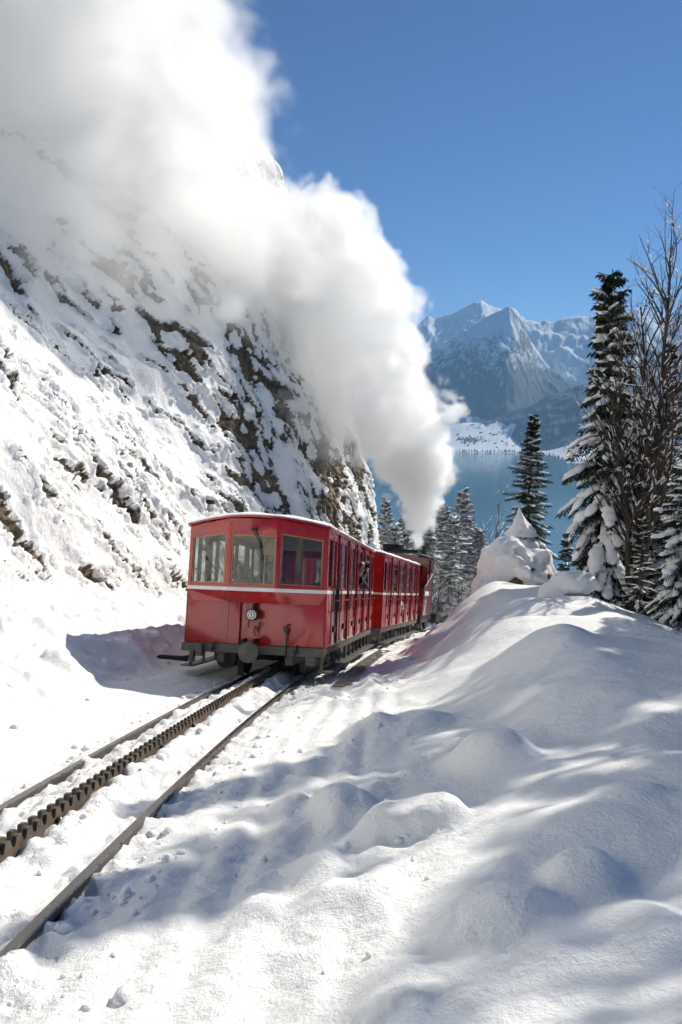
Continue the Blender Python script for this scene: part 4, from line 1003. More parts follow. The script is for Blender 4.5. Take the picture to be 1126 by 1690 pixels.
def bare_tree(H, seed, snow=.25, stems=1, spread=.35, depth=5, rad=.09, lean=(0, 0), frost=False, many=1):
    rg = np.random.default_rng(seed); tr = Soup(); tw = Soup(); sn = Soup()
    def seg(sp, a, b, ra, rb, n):
        d = b-a; d /= np.linalg.norm(d)+1e-9; s_ = np.cross(d, [.3, .9, .1]); s_ /= np.linalg.norm(s_)+1e-9; u = np.cross(d, s_); an = np.arange(n)*2*np.pi/n
        o = np.cos(an)[:, None]*s_ + np.sin(an)[:, None]*u
        F_ = []
        for k in range(n): F_ += [(k, (k+1) % n, n+(k+1) % n), (k, n+(k+1) % n, n+k)]
        sp.add(np.concatenate([a + o*ra, b + o*rb]), F_)
    def grow(p, d, ln, r, lv):
        n = max(2, int(ln/ (.28 if lv < 2 else .16))); st = ln/n; kids = []
        for i in range(n):
            d = d + rg.normal(size=3)*(.045 if lv == 0 else .11) + np.array([0, 0, .035]) if lv else d + rg.normal(size=3)*.03 + np.array([-.10*d[0], -.10*d[1], .03]); d /= np.linalg.norm(d)
            q = p + d*st; r2 = r*(1 - (.62 if lv else .80)*(i+1)/n*(.6 if i < n-1 else 1)) if lv < depth else r*.6
            r2 = max(.0022, r*(1-.75*(i+1)/n)); r1 = max(.0022, r*(1-.75*i/n))
            seg(tr if lv < 2 else tw, p, q, r1, r2, 7 if lv == 0 else 5 if lv == 1 else 3)
            hz = math.hypot(d[0], d[1])
            if snow and rg.uniform() < snow*(.45 + hz) and r1 > .004 and lv < 4: blob(sn, (p+q)/2 + np.array([0, 0, r1*.9+.012]), (st*.55, r1*1.15+.018+.02*rg.uniform()), d, rg)
            if frost and lv >= 2: seg(sn, p + np.array([0, 0, .008]), q + np.array([0, 0, .008]), .010, .008, 3)
            if lv < depth and (i > 0 or lv) and rg.uniform() < (.62 if lv else .8) and (lv > 0 or i/n > .22):
                for _ in range(many if lv < 1 else 1): kids.append((q.copy(), d.copy(), (i+1)/n, r2))
            p = q
        for (q, dd, t, rr) in kids:
            ax = rg.normal(size=3); ax -= dd*ax.dot(dd); ax /= np.linalg.norm(ax)+1e-9
            sp_ = rg.uniform(.45, 1.0)*(1 if lv else spread*2.2); nd = dd*math.cos(sp_) + ax*math.sin(sp_); nd[2] += .15
            nl = ln*rg.uniform(.28, .55)*(1.1-.55*t) if lv else ln*rg.uniform(.22, .40)*(1.25-.8*t)
            if nl > .09: grow(q, nd/np.linalg.norm(nd), nl, rr*rg.uniform(.5, .75), lv+1)
    for k in range(stems):
        an = rg.uniform(0, 6.28); d = np.array([math.cos(an)*.06*(stems > 1)+lean[0], math.sin(an)*.06*(stems > 1)+lean[1], 1.0])
        grow(np.array([.12*k*math.cos(an), .12*k*math.sin(an), -.3]), d/np.linalg.norm(d), H*(1 if k == 0 else rg.uniform(.7, .9)), rad*(1 if k == 0 else .75), 0)
    return tr.mesh('trunk', M['bark'], True), tw.mesh('twigs', M['twig']), (sn.mesh('branch_snow', M['tree_snow'], True) if sn.n else None)
def plant(name, label, meshes, names, loc, rotz=0, sc=(1, 1, 1), cat='tree', group=None):
    T = empty(name, loc); T.rotation_euler = (0, 0, rotz); T.scale = sc; tag(T, label, cat, group)
    for me, nm in zip(meshes, names):
        if me is None: continue
        o = bpy.data.objects.new(nm, me); COL.objects.link(o); o.parent = T
        if nm != 'trunk': o['kind'] = 'stuff'
    return T
SPN = ('trunk', 'crown', 'snow_load', 'boughs'); BTN = ('trunk', 'twigs', 'snow_load')
def gz(x, y): return float(ground_z(np.array([x]), np.array([y]), detail=False)[0])
_TOP = {}
def mesh_top(meshes):
    k = meshes[0].name
    if k not in _TOP:
        t = 0
        for m_ in meshes[:2]: a = np.empty(len(m_.vertices)*3, np.float32); m_.vertices.foreach_get('co', a); t = max(t, float(a[2::3].max()))
        _TOP[k] = t
    return _TOP[k]
def stand(px, toprow, Y, meshes, H, label, name='spruce_tree', names=SPN, rotz=0, wide=1.0, group=None, cat='tree'):
    """a tree whose trunk stands at image column px at distance Y and whose tip reaches toprow"""
    X = (px-563)/1200.0*Y*1.0; d = pix_ray(px, toprow); top = d.z/d.y*Y; X = d.x/d.y*Y; b = gz(X, Y); H = mesh_top(meshes); k = max(.2, (top-b)/H)
    return plant(name, label, meshes, names, (X, Y, b-.05), rotz, (k*wide, k*wide, k), cat, group)
spA = spruce(8.6, 1.30, 11, snow=.95, whorl=.26, nb=9, clear=.10, droop=.70, gaps=.10, pw=.60, tipbare=.10)
spB = spruce(12.0, 2.1, 23, snow=.60, whorl=.34, nb=9, clear=.04, droop=.52, pw=.85)
spC = spruce(8.5, 1.7, 37, snow=1.0, whorl=.29, nb=8, clear=.03, droop=.60)
spD = spruce(7.0, .75, 51, snow=.7, whorl=.34, nb=5, clear=.10, droop=.3, gaps=.25)
btA = bare_tree(10.4, 5, snow=.16, stems=3, spread=.36, depth=5, rad=.115, many=2, lean=(.0, 0))
spF = spruce(8.5, 1.8, 77, snow=1.0, whorl=.30, nb=8, clear=.03, droop=.55, fleck=.62); spF[1].materials[0] = M['frosted']
btB = bare_tree(5.0, 9, snow=.15, stems=3, spread=.35, depth=4, rad=.04, frost=True)
GT = 'trees on the slope'
# right hand group
stand(1023, 437, 18.0, spA, 8.6, 'tall spruce with thick snow pillows in front of the bare tree', rotz=.6, wide=.9, group=GT)
stand(1088, 312, 17.2, btA, 10.4, 'tall leafless tree with snowy trunk rising above the spruces', 'bare_tree', BTN, rotz=1.0, group=GT)
stand(1150, 690, 14.6, spC, 8.5, 'snowy spruce cut off by the right edge of the picture', rotz=2.0, wide=1.0, group=GT)
stand(1066, 640, 23.0, spB, 12.0, 'dark spruce directly behind the leafless tree', rotz=1.2, wide=.8, group=GT)
stand(1112, 560, 27.0, spB, 12.0, 'rear spruce on the right seen through the bare branches', rotz=3.1, wide=.75, group=GT)
stand(1000, 790, 21.0, spC, 8.5, 'low snowy spruce at the foot of the tall pillowed spruce', rotz=4.0, wide=1.1, group=GT)
stand(1060, 850, 16.0, spD, 7.0, 'small spruce among the trunks of the right hand trees', rotz=1.0, wide=1.5, group=GT)
# single spruces in the middle
stand(879, 680, 38.0, spB, 12.0, 'slender tall spruce standing alone against the lake behind the boulder', rotz=.3, wide=1.02, group=GT)
stand(962, 848, 31.0, spD, 7.0, 'thin crooked young spruce between the boulder and the tall trees', rotz=2.2, wide=.9, group=GT)
stand(938, 874, 33.0, spD, 7.0, 'tiny snowy spruce just right of the boulder', rotz=.2, wide=1.1, group=GT)
# behind the train
stand(766, 803, 43.0, spF, 8.5, 'pointed spruce between the engine and the boulder', rotz=1.9, wide=1.1, group=GT)
stand(731, 832, 46.0, spF, 8.5, 'white laden spruce directly right of the steam column', rotz=.9, wide=1.5, group=GT)
stand(700, 852, 40.0, spF, 8.5, 'squat snow laden spruce close behind the engine cab', rotz=3.3, wide=1.5, group=GT)
stand(668, 846, 47.0, spF, 8.5, 'spruce top left of the steam column', rotz=4.4, wide=1.1, group=GT)
stand(637, 818, 50.0, spF, 8.5, 'snowy spruce at the corner of the rock face', rotz=5.2, wide=.8, group=GT)
stand(745, 880, 36.0, spF, 8.5, 'low white spruce beside the engine', rotz=5.9, wide=1.4, group=GT)
stand(786, 905, 35.0, spF, 8.5, 'low white spruce tucked against the left flank of the boulder', rotz=2.5, wide=1.4, group=GT)
stand(706, 862, 37.0, spF, 8.5, 'snow draped spruce rising just right of the chimney', rotz=.1, wide=1.5, group=GT)
stand(752, 850, 40.0, spF, 8.5, 'broad snow draped spruce in front of the pointed spruce', rotz=3.7, wide=1.5, group=GT)
stand(790, 868, 41.0, spF, 8.5, 'broad frosty spruce left of the boulder', rotz=4.9, wide=1.4, group=GT)
stand(655, 862, 42.0, spF, 8.5, 'snowy spruce peeking over the second carriage roof', rotz=2.9, wide=1.3, group=GT)
stand(1092, 720, 19.5, spB, 12.0, 'dark spruce between the leafless tree and the right edge', rotz=.7, wide=1.0, group=GT)
stand(1045, 780, 20.0, spC, 8.5, 'dense snowy spruce filling the gap behind the bare trunk', rotz=5.5, wide=1.3, group=GT)
stand(1118, 800, 18.0, spC, 8.5, 'bushy snowy spruce low at the right edge', rotz=1.5, wide=1.4, group=GT)
stand(814, 800, 44.0, btB, 5.0, 'frosted leafless tree left of the lone tall spruce', 'bare_tree', BTN, rotz=.4, wide=.9, group=GT)
for i, (px, row, Y, lb) in enumerate(((722, 930, 33.5, 'frosted bush right of the engine cab'), (757, 935, 32.5, 'frosted bush halfway between engine and boulder'), (782, 950, 31.0, 'frosted bush against the snow bank beside the boulder'), (990, 900, 24.0, 'leafless bush under the pillowed spruce'))):
    stand(px, row, Y, btB, 5.0, lb, 'bare_shrub', BTN, rotz=1.3*i, wide=1.5, group='bushes along the slope', cat='bush')

# trees standing just beyond the right edge of the picture, they shade the bank
for (x, y, H_, w_, lb) in ((9.8, 13.3, 13.8, 1.0, 'highest spruce beyond the right edge, shading the middle of the bank'), (10.7, 11.9, 13.8, 1.0, 'broad spruce beyond the right edge, second from us'), (9.5, 14.6, 13.0, .9, 'spruce just outside the right edge, farthest of its group')):
    T = plant('spruce_tree', lb, spB, SPN, (x, y, gz(x, y)-.05), x*3, (H_/12.0*w_, H_/12.0*w_, H_/12.0), 'tree', GT)
T = plant('bare_tree', 'leafless tree beyond the right edge near the foreground', btA, BTN, (8.4, 8.8, gz(8.4, 8.8)-.05), 2.0, (1.25, 1.25, 1.35), 'tree', GT)
# ------------------------------------------------------------------ boulder and stump under snow on the bank
def dome(name, c, rx, ry, hz, seed, rock_amt, mat, nu=110, nv=60, rough=.10):
    th = np.linspace(0, 2*np.pi, nu); ph = np.linspace(0, 1, nv); A, B_ = np.meshgrid(th, ph, indexing='ij')
    cx, sx = np.cos(A), np.sin(A); r = np.sin(B_*np.pi*.60); zz = np.cos(B_*np.pi*.60)
    x, y, z = cx*r, sx*r, zz
    k = 1 + .16*pn(x*1.6 + seed, y*1.6, z*1.6) + rough*pn(x*3.6, y*3.6 + seed, z*3.6) + .03*pn(x*9, y*9, z*9 + seed)
    z2 = np.sign(z)*np.abs(z)**1.1
    rk = ridged(x*2.2 + seed*3, y*2.2, z*1.3, o=3) - rock_amt - 1.1*np.clip(z - .35, 0, 1)
    k = k - .12*sm(0, .5, rk)
    V = np.stack([x*rx*k, y*ry*k, z2*hz*k], -1).reshape(-1, 3)
    me = grid_mesh(name, V, nu, nv, {'rock': np.clip(rk, -1, 1)*.6})
    o = link(name, me, mat); o.location = c; return o
def snow_lumps(name, blobs, parent, vox=.035, it=5):
    sp = Soup()
    for c, ra, ax, fl in blobs: blob(sp, c, ra, ax, rng, True, fl)
    o = bpy.data.objects.new(name, sp.mesh(name, M['tree_snow'], True)); COL.objects.link(o); o.parent = parent
    md = o.modifiers.new('r', 'REMESH'); md.mode = 'VOXEL'; md.voxel_size = vox; md.use_smooth_shade = True
    md = o.modifiers.new('s', 'SMOOTH'); md.iterations = it
    tx = bpy.data.textures.new(name, 'CLOUDS'); tx.noise_scale = .34; tx.noise_depth = 2
    md = o.modifiers.new('d', 'DISPLACE'); md.texture = tx; md.strength = .20; md.mid_level = .5
    return o
bp_ = at(860, 940, 21.0); bz = gz(bp_.x, bp_.y)
bo = empty('snow_covered_boulder', (bp_.x, bp_.y, bz-.15)); bo.scale = (1.12, 1.1, 1.32); tag(bo, 'big boulder buried in lumpy snow on the crest of the bank', 'boulder')
rk_ = dome('rock', (0, 0, 0), 1.06, 1.0, 1.12, 3.3, -1.0, M['cliff'], rough=.12); rk_.parent = bo; rk_.location = (-.06, 0, 0)
snow_lumps('snow_cover', [((-.32, -.05, .55), (.85, .80), (1, 0, -.05), .95), ((.25, -.10, .45), (.85, .75), (1, .2, -.30), .85), ((.85, -.05, -.02), (.80, .65), (1, 0, -.45), .75), ((-.30, -.20, .92), (.52, .5), (1, .1, -.1), .7), ((.20, .0, .85), (.50, .45), (1, 0, -.4), .7),
    ((-.90, -.3, .05), (.45, .6), (1, 0, .3), .8), ((-.55, -.80, -.05), (.55, .5), (1, -.3, 0), .8), ((.1, -.90, -.05), (.70, .5), (1, 0, -.1), .8), ((.75, -.70, -.12), (.60, .45), (1, 0, -.3), .8), ((1.25, -.3, -.25), (.7, .6), (1, 0, -.3), .6), ((-1.12, -.5, .12), (.15, .15), (1, 0, .8), 1.6), ((.45, -.5, .42), (.30, .26), (1, 0, -.5), .8), ((-.1, -.62, .55), (.28, .3), (1, 0, 0), .8)], bo, .04, 3)
tp = at(857, 838, 21.35); th_, hh_ = np.meshgrid(np.linspace(0, 2*np.pi, 40), np.linspace(0, 1, 24), indexing='ij')
kx = (.02 + .50*hh_**1.35)*(1 + .22*pn(np.cos(th_)*1.1 + 4, np.sin(th_)*1.1, hh_*2.2) + .07*pn(np.cos(th_)*3, np.sin(th_)*3, hh_*6))
pko = link('snow_peak', grid_mesh('snow_peak', np.stack([np.cos(th_)*kx + .10*hh_, np.sin(th_)*kx, -hh_*.85], -1).reshape(-1, 3), 40, 24), M['tree_snow'], bo)
pko.location = Vector(tp) - Vector(bo.location); pko.location.z /= 1.32; pko.location.x /= 1.12; pko.location.y /= 1.1; pko.scale = (.85, .85, .72)
for (hx, hy, hz_, hr_, sx_) in ((-1.02, -.45, .28, .13, 1.0), (.10, -.80, .66, .05, 2.4), (.52, -.74, .52, .045, 2.2), (1.02, -.58, .20, .09, 1.6), (.74, -.84, .10, .05, 2.6)):
    q = dome('rock_outcrop', (0, 0, 0), hr_*sx_, hr_, hr_*1.2, hx*7, -1.0, M['cliff'], nu=24, nv=12, rough=.35); q.parent = bo; q.location = (hx, hy, hz_); q.rotation_euler = (.9, hx*1.3, hy*3 + hx)
sp_ = at(950, 972, 14.5); sz = gz(sp_.x, sp_.y)
st_ = empty('snow_capped_stump', (sp_.x, sp_.y, sz)); tag(st_, 'dark stump under an overhanging snow cap on the bank', 'tree stump')
MB().tube([(.05, 0, -.3), (.12, .02, .15), (.22, .03, .36)], [.17, .15, .12], 12).tube([(.16, 0, .12), (.34, -.04, .10)], [.06, .03], 8).build('stump', M['bark'], st_, smooth=True)
so2 = Soup(); blob(so2, (-.02, 0, .26), (.50, .40), (1, 0, .05), rng, True, .8); blob(so2, (.27, -.02, .34), (.22, .2), (1, 0, -.2), rng, True, .8); blob(so2, (-.38, .1, .12), (.4, .35), (1, .2, .3), rng, True, .7)
o = bpy.data.objects.new('snow_cap', so2.mesh('snow_cap', M['tree_snow'], True)); COL.objects.link(o); o.parent = st_
md = o.modifiers.new('r', 'REMESH'); md.mode = 'VOXEL'; md.voxel_size = .025; md.use_smooth_shade = True
md = o.modifiers.new('s', 'SMOOTH'); md.iterations = 6

# ------------------------------------------------------------------ lake and the far shore
def water_mat():
    m, nt, p = mat_new('lake_water'); L = nt.links.new
    p.inputs['Base Color'].default_value = (.075, .18, .23, 1); p.inputs['Roughness'].default_value = .12; p.inputs['IOR'].default_value = 1.33
    tc = N(nt, 'ShaderNodeTexCoord'); n = N(nt, 'ShaderNodeTexNoise', i_Scale=.02, i_Detail=6.0, i_Roughness=.65); L(tc.outputs['Object'], n.inputs['Vector'])
    b = N(nt, 'ShaderNodeBump', i_Strength=.12, i_Distance=4.0); L(n.outputs['Fac'], b.inputs['Height']); L(b.outputs[0], p.inputs['Normal'])
    return m
M['water'] = water_mat()
lk = MB().add([(-8500, 600, LAKE_Z), (8500, 600, LAKE_Z), (8500, 7500, LAKE_Z), (-8500, 7500, LAKE_Z)], [(0, 1, 2, 3)]).build('lake', M['water'])
tag(lk, 'calm blue lake in the valley', None, None, 'structure')
def far_mat():
    m, nt, p = mat_new('snowy_mountain'); L = nt.links.new
    tc = N(nt, 'ShaderNodeTexCoord'); a1 = N(nt, 'ShaderNodeAttribute', attribute_name='forest'); a2 = N(nt, 'ShaderNodeAttribute', attribute_name='crag')
    n1 = N(nt, 'ShaderNodeTexNoise', i_Scale=.012, i_Detail=9.0, i_Roughness=.72); L(tc.outputs['Object'], n1.inputs['Vector'])
    n2 = N(nt, 'ShaderNodeTexNoise', i_Scale=.05, i_Detail=5.0, i_Roughness=.75); L(tc.outputs['Object'], n2.inputs['Vector'])
    def thr(at_, nz, amp, soft):
        s1 = N(nt, 'ShaderNodeMath', operation='SUBTRACT'); L(nz.outputs['Fac'], s1.inputs[0]); s1.inputs[1].default_value = .5
        s2 = N(nt, 'ShaderNodeMath', operation='MULTIPLY_ADD'); L(s1.outputs[0], s2.inputs[0]); s2.inputs[1].default_value = amp; L(at_.outputs['Fac'], s2.inputs[2])
        k = N(nt, 'ShaderNodeMapRange'); k.inputs[1].default_value = -soft; k.inputs[2].default_value = soft; L(s2.outputs[0], k.inputs[0]); return k
    kf = thr(a1, n1, 2.6, .25); kr = thr(a2, n2, 2.4, .2)
    x1 = N(nt, 'ShaderNodeMix', data_type='RGBA'); L(kr.outputs[0], x1.inputs[0]); x1.inputs[6].default_value = (.72, .75, .78, 1); x1.inputs[7].default_value = (.16, .15, .14, 1)
    fc = N(nt, 'ShaderNodeMix', data_type='RGBA'); L(n2.outputs['Fac'], fc.inputs[0]); fc.inputs[6].default_value = (.025, .035, .03, 1); fc.inputs[7].default_value = (.16, .17, .18, 1)
    x2 = N(nt, 'ShaderNodeMix', data_type='RGBA'); L(kf.outputs[0], x2.inputs[0]); L(x1.outputs[2], x2.inputs[6]); L(fc.outputs[2], x2.inputs[7])
    L(x2.outputs[2], p.inputs['Base Color']); p.inputs['Roughness'].default_value = .9; p.inputs['Specular IOR Level'].default_value = .1
    b = N(nt, 'ShaderNodeBump', i_Strength=.6, i_Distance=12.0); L(n1.outputs['Fac'], b.inputs['Height']); L(b.outputs[0], p.inputs['Normal'])
    return m
M['far'] = far_mat()
def row_z(row, Y):
    v = (845-np.asarray(row, float))/1200.0; c, s = math.cos(R(PITCH)), math.sin(R(PITCH)); return Y*(-s + c*v)/(c + s*v)
def far_h(px, Y, full=False):
    """height of the far land at image column px (direction) and forward distance Y"""
    X = (px-563)/1200.0*Y; px0 = px; px = px + 4.5*fbm(Y/420.0, px/55.0, o=3)*np.clip((Y-5700)/600, 0, 1)*1.0
    ns = ridged(X/900, Y/900, o=6, gain=.58)*.5; nf = fbm(X/240, Y/240, o=5, gain=.6) + .5*ridged(X/150 + .0008*Y, Y/700, o=3)*.6
    shore = np.interp(px, [-400, 600, 860, 905, 935, 1000, 1126, 1500], [4800, 5500, 5584, 5250, 4520, 4480, 4300, 4000])
    fs = np.interp(px, [600, 700, 760, 840, 875, 1500], [.10, .15, .20, .19, .06, .06]); plain = LAKE_Z - 25 + np.clip((Y-shore)/60, 0, 1)*30 + np.clip(Y-shore-60, 0, 2500)*fs*(.55 + .45*np.clip((Y-shore)/900, 0, 1))
    z = plain + 1.2*nf*np.clip((Y-shore)/300, 0, 1); isplain = np.ones_like(z)
    R_ = [  # distance, front slope, back slope, noise amp, columns, rows, forest line
        (8000, .80, .8, 95, [-900, 300, 560, 640, 700, 740, 790, 815, 833, 846, 860, 880, 900, 930, 965, 1010, 1100, 1300], [640, 620, 610, 628, 592, 562, 531, 518, 511, 517, 542, 580, 606, 630, 648, 668, 700, 730]),
        (10400, .62, .9, 130, [-900, 200, 560, 640, 690, 703, 715, 740, 768, 789, 806, 840, 900, 960], [560, 540, 550, 540, 534, 524, 529, 521, 509, 500, 508, 522, 545, 580]),
        (9600, .60, .9, 110, [820, 850, 880, 905, 930, 960, 985, 1000, 1040, 1085, 1126, 1200, 1500], [575, 538, 529, 533, 526, 525, 517, 521, 514, 520, 506, 515, 530]),
        (6650, .42, .5, 60, [-900, 500, 700, 760, 820, 870, 905, 960, 1010, 1060, 1126, 1250, 1500], [690, 700, 712, 706, 690, 668, 650, 634, 640, 632, 622, 600, 600]),
        (5900, .34, .5, 30, [860, 900, 960, 1010, 1060, 1126, 1250, 1500], [735, 722, 700, 690, 690, 684, 670, 660]),
    ]
    for i, (D, kf, kb, amp, cx, rw) in enumerate(R_):
        Dd = D + 260*pn(px/90 + 3*i, px*0)
        top = row_z(np.interp(px, cx, rw), D)
        if i in (2,): top = np.where(px < 822, -2000, top)
        if i == 4: top = np.where(px < 862, -2000, top)
        d = Y-Dd; edge = np.clip(np.abs(d)/500, 0, 1)
        h = top - np.where(d < 0, -d*kf*(1 + .25*np.clip(-d/2500, 0, 1)), d*kb) + amp*(ns-.35)*(.42 + .58*edge) + amp*.40*nf*(.5 + .5*edge)
        isplain = np.where(h > z, 0, isplain); z = np.maximum(z, h)
    return (X, z, isplain) if full else z
def make_far():
    px = np.concatenate([np.linspace(-300, 600, 60), np.linspace(606, 1180, 520), np.linspace(1195, 1400, 30)])
    Ys = np.concatenate([np.arange(4000, 8300, 22), np.arange(8300, 12400, 40)])
    PX, YY = np.meshgrid(px, Ys, indexing='ij'); X, z, pl = far_h(PX, YY, True)
    gy = np.gradient(z, axis=1)/np.gradient(YY, axis=1); gx = np.gradient(z, axis=0)/np.maximum(1, np.gradient(X, axis=0)); sl_ = np.hypot(gx, gy)
    forest = np.where(pl > 0, -1.6, 1.45 - (z + 150)/560.0 - np.clip(sl_-.9, 0, 1)*.5); forest = np.where((YY > 8000), forest - 1.0, forest)
    rowz = (z - row_z(700 + 8*pn(PX/14, YY/200), YY))
    field = (PX > 700) & (PX < 846 + 14*pn(PX/9, YY/300)) & (rowz < 0) & (YY < 7400); forest = np.where(field, -1.9 + .6*pn(PX/6, YY/90), forest)
    crag = (sl_ - 1.3)*.8 - .55
    me = grid_mesh('far_mountains', np.stack([X, YY, z], -1).reshape(-1, 3), len(px), len(Ys), {'forest': np.clip(forest, -2, 2), 'crag': np.clip(crag, -2, 2)})
    return link('mountains', me, M['far'])
tag(make_far(), 'blue hazy snow mountains beyond the lake', None, None, 'structure')
# village and woods on the far shore
M['hwall'] = simple('house_wall', (.22, .18, .14), .8); M['hroof'] = simple('snowy_roof', (.75, .78, .82), .7)
hm = MB().box(-7, 7, -5.5, 5.5, -3, 6).mesh('wall', M['hwall']); hr = MB().prism([(-8, -7, 5.6), (-8, 7, 5.6), (-8, 0, 11)], (16, 0, 0)).mesh('roof', M['hroof'])
hrg = np.random.default_rng(3)
def far_p(px, row):
    Y = np.arange(4200, 8200, 25.0); z = far_h(np.full_like(Y, px), Y); t = row_z(row, Y); i = int(np.argmax(t < z)); return ((px-563)/1200*Y[i], Y[i], float(z[i]))
for i in range(46):
    px = hrg.uniform(742, 880) if i < 36 else hrg.uniform(900, 985); row = hrg.uniform(712, 741) if i < 36 else hrg.uniform(728, 750)
    p = far_p(px, row)
    if p[1] > 6800: continue
    T = empty('lakeside_house', p); T.rotation_euler = (0, 0, hrg.uniform(0, 3.1)); tag(T, 'tiny house of the village on the far lake shore', 'house', 'village houses across the lake')
    for me, nm in ((hm, 'wall'), (hr, 'roof')): o = bpy.data.objects.new(nm, me); COL.objects.link(o); o.parent = T
ws = Soup()
cone_v = np.array([[math.cos(a), math.sin(a), 0] for a in np.arange(5)*2*np.pi/5] + [[0, 0, 1.0]]); cone_f = [(i, (i+1) % 5, 5) for i in range(5)]
spots = []
for i in range(150): spots.append((775 + hrg.normal()*11, 727 + hrg.normal()*2.2))
for i in range(160): spots.append((hrg.uniform(735, 1000), 0))
for i in range(16): spots.append((800 + hrg.normal()*40, 712 + hrg.normal()*6))
for i in range(120): spots.append((hrg.uniform(870, 1010), hrg.uniform(716, 738)))
for (px, row) in spots:
    if row == 0:
        Y = float(np.interp(px, [600, 860, 905, 935, 1000], [5500, 5584, 5250, 4520, 4480])) + hrg.uniform(55, 130); p = ((px-563)/1200*Y, Y, float(far_h(np.array([px]), np.array([Y]))[0]))
    else: p = far_p(px, row)
    h = hrg.uniform(10, 24); ws.add(cone_v*np.array([h*.28, h*.28, h]) + np.array(p) - np.array([0, 0, 2]), cone_f)
o = bpy.data.objects.new('far_woods', ws.mesh('far_woods', M['needle'])); COL.objects.link(o); tag(o, 'dark woods and shore trees around the far village', None, None, 'stuff')
# ------------------------------------------------------------------ steam
def steam(name, blobs, res, warp, mat, label):
    """blobs: (centre, radius, density, softness). One voxel grid, density from soft spheres broken up by noise."""
    lo = Vector((1e9,)*3); hi = Vector((-1e9,)*3)
    for c, r, d, s in blobs:
        for k in range(3): lo[k] = min(lo[k], c[k]-r*1.25); hi[k] = max(hi[k], c[k]+r*1.25)
    g = bpy.data.node_groups.new(name, 'GeometryNodeTree'); g.interface.new_socket('Geometry', in_out='INPUT', socket_type='NodeSocketGeometry'); g.interface.new_socket('Geometry', in_out='OUTPUT', socket_type='NodeSocketGeometry')
    L = g.links.new; go = g.nodes.new('NodeGroupOutput'); pos = g.nodes.new('GeometryNodeInputPosition')
    def noise(vec, scale, detail, rough=.55, out='Fac'):
        n = g.nodes.new('ShaderNodeTexNoise'); n.inputs['Scale'].default_value = scale; n.inputs['Detail'].default_value = detail; n.inputs['Roughness'].default_value = rough; L(vec, n.inputs['Vector']); return n.outputs[out]
    def vm(op, a, b=None):
        n = g.nodes.new('ShaderNodeVectorMath'); n.operation = op
        for i, v in enumerate((a, b)):
            if v is None: continue
            if isinstance(v, (tuple, list, Vector)): n.inputs[i].default_value = v
            else: L(v, n.inputs[i])
        return n
    def ma(op, *a, clamp=False):
        n = g.nodes.new('ShaderNodeMath'); n.operation = op; n.use_clamp = clamp
        for i, v in enumerate(a):
            if isinstance(v, (int, float)): n.inputs[i].default_value = v
            else: L(v, n.inputs[i])
        return n.outputs[0]
    # domain warp: big billows and small curls
    w1 = vm('SUBTRACT', noise(pos.outputs[0], warp[0], 2.0, out='Color'), (.5, .5, .5)); w1s = vm('SCALE', w1.outputs[0]); w1s.inputs['Scale'].default_value = warp[1]
    p1 = vm('ADD', pos.outputs[0], w1s.outputs[0])
    w2 = vm('SUBTRACT', noise(p1.outputs[0], warp[2], 4.0, .6, out='Color'), (.5, .5, .5)); w2s = vm('SCALE', w2.outputs[0]); w2s.inputs['Scale'].default_value = warp[3]
    p2 = vm('ADD', p1.outputs[0], w2s.outputs[0])
    fb = ma('SUBTRACT', noise(p1.outputs[0], warp[2]*1.3, 6.0, .6), .5)
    def puff(sc, vec):
        n = g.nodes.new('ShaderNodeTexVoronoi'); n.feature = 'SMOOTH_F1'; n.inputs['Scale'].default_value = sc; n.inputs['Smoothness'].default_value = .25; L(vec, n.inputs['Vector']); return ma('SUBTRACT', .48, n.outputs['Distance'])
    pf = ma('MULTIPLY_ADD', puff(warp[5]*2.3, p1.outputs[0]), .5, puff(warp[5], p1.outputs[0]))
    tot = None
    for c, r, d, s in blobs:
        di = vm('DISTANCE', p2.outputs[0], tuple(c)).outputs['Value']
        f = ma('SUBTRACT', 1.0, ma('DIVIDE', di, r))                # 1 in the middle, 0 on the rim
        f = ma('MULTIPLY_ADD', fb, warp[4]*s, f); f = ma('MULTIPLY_ADD', pf, warp[6]/max(.3, r)*min(1.0, .5/s), f)
        dn = ma('MULTIPLY', ma('DIVIDE', f, max(.02, s), clamp=True), d)
        tot = dn if tot is None else ma('MAXIMUM', tot, dn)
    vc = g.nodes.new('GeometryNodeVolumeCube'); L(tot, vc.inputs['Density']); vc.inputs['Background'].default_value = 0
    vc.inputs['Min'].default_value = lo; vc.inputs['Max'].default_value = hi
    for k, ax in enumerate('XYZ'): vc.inputs['Resolution '+ax].default_value = max(8, int((hi[k]-lo[k])/res))
    sm_ = g.nodes.new('GeometryNodeSetMaterial'); sm_.inputs['Material'].default_value = mat; L(vc.outputs[0], sm_.inputs[0]); L(sm_.outputs[0], go.inputs[0])
    me = bpy.data.meshes.new(name); o = bpy.data.objects.new(name, me); COL.objects.link(o); me.materials.append(mat)
    md = o.modifiers.new('steam', 'NODES'); md.node_group = g
    print(name, [vc.inputs['Resolution '+ax].default_value for ax in 'XYZ'])
    tag(o, label, None, None, 'stuff'); return o
def steam_mat():
    m = bpy.data.materials.new('steam'); m.use_nodes = True; nt = m.node_tree; nt.nodes.clear()
    o = N(nt, 'ShaderNodeOutputMaterial'); v = N(nt, 'ShaderNodeVolumePrincipled'); v.inputs['Color'].default_value = (.985, .984, .980, 1); v.inputs['Density'].default_value = .6; v.inputs['Anisotropy'].default_value = .6
    nt.links.new(v.outputs[0], o.inputs['Volume']); return m
M['steam'] = steam_mat()
def B(px, row, rpx, Y, d, s): return (at(px, row, Y), rpx/1200.0*Y, d*(1.05 if s > .55 else .72), s*(.36 if s < .4 else .52))
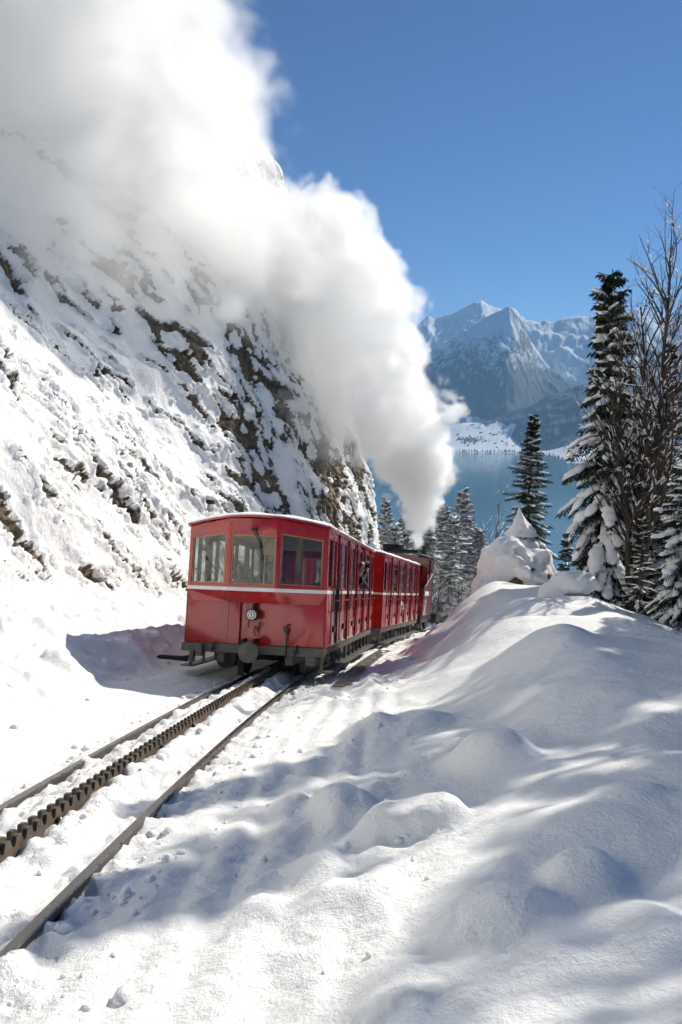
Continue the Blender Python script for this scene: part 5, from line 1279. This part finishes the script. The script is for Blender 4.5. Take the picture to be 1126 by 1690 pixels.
low = [B(689, 899, 7, 29.6, 14, .3), B(690, 884, 13, 29.6, 13, .3), B(692, 866, 21, 29.5, 11, .3), B(693, 845, 29, 29.5, 10, .3), B(695, 820, 38, 29.5, 9, .3), B(693, 792, 46, 29.5, 8, .3), B(700, 765, 46, 29.5, 7, .3), B(672, 770, 44, 29.5, 7, .3)]
col = [B(690, 770, 52, 29.5, 5, .28), B(672, 735, 64, 29.8, 4.5, .28), B(716, 712, 36, 29.8, 5, .3), B(739, 690, 27, 29.8, 5, .3), B(640, 700, 74, 30.0, 3.6, .3), B(668, 660, 64, 30.3, 3.6, .3), B(585, 655, 86, 31.0, 2.6, .38), B(648, 610, 68, 30.8, 3.2, .3),
       B(568, 590, 102, 32.0, 2.4, .35), B(636, 545, 66, 31.5, 3.0, .3), B(660, 502, 36, 31.8, 3.2, .32), B(580, 480, 92, 32.5, 2.6, .3), B(500, 540, 108, 32.0, 2.0, .39), B(604, 402, 38, 32.5, 3.0, .3), B(540, 405, 92, 33.0, 2.6, .3), B(465, 430, 120, 32.0, 1.9, .39), B(530, 352, 46, 33.0, 2.8, .3), B(500, 690, 55, 28.8, .5, .8), B(550, 728, 50, 30.5, .8, .8)]
up = [B(400, 425, 130, 28.3, .9, .6), B(300, 385, 140, 25.3, .9, .6), B(390, 310, 92, 29.0, 1.0, .65), B(220, 310, 160, 23.6, .95, .62), B(110, 330, 150, 21.6, .9, .7), B(300, 200, 150, 26.6, 1.1, .6), B(170, 170, 170, 23.6, 1.1, .62), B(362, 150, 80, 28.6, 1.0, .6), B(270, 70, 130, 27.0, 1.1, .6), B(335, 40, 62, 28.6, .9, .62), B(120, 40, 180, 23.5, 1.1, .62), B(20, 130, 160, 21.3, 1.0, .65), B(-60, 20, 170, 20.5, 1.1, .65), B(230, 430, 100, 23.2, .9, .7), B(110, 410, 105, 21.0, .7, .75), B(330, 470, 90, 25.6, .8, .7), B(450, 480, 100, 30.2, .7, .7), B(200, -80, 170, 25, 1.1, .6)]
steam('steam_plume', low, .055, (1.8, .40, 5.0, .26, 3.4, 2.6, .5), M['steam'], 'dense white steam jet shooting from the engine chimney')
steam('steam_plume', col, .10, (.6, 1.1, 2.2, .55, 3.2, .85, 1.35), M['steam'], 'thick billowing white steam column beside the rock face')
steam('steam_plume', up, .20, (.38, 1.8, 1.2, 1.0, 3.0, .6, 1.9), M['steam'], 'thin drifting steam veil over the upper left slope')

# ------------------------------------------------------------------ the air between here and the mountains
def haze():
    m = bpy.data.materials.new('haze'); m.use_nodes = True; nt = m.node_tree; nt.nodes.clear()
    o = N(nt, 'ShaderNodeOutputMaterial'); v = N(nt, 'ShaderNodeVolumePrincipled'); v.inputs['Color'].default_value = (.40, .70, 1.0, 1); v.inputs['Density'].default_value = HAZE; v.inputs['Anisotropy'].default_value = .0
    nt.links.new(v.outputs[0], o.inputs['Volume'])
    b = MB().box(-9600, 9600, -400, 12900, -348, 1750).build('haze', m); tag(b, 'pale blue haze over the lake and valley', None, None, 'stuff'); b.data.materials[0] = m
HAZE = 5.0e-5
haze()
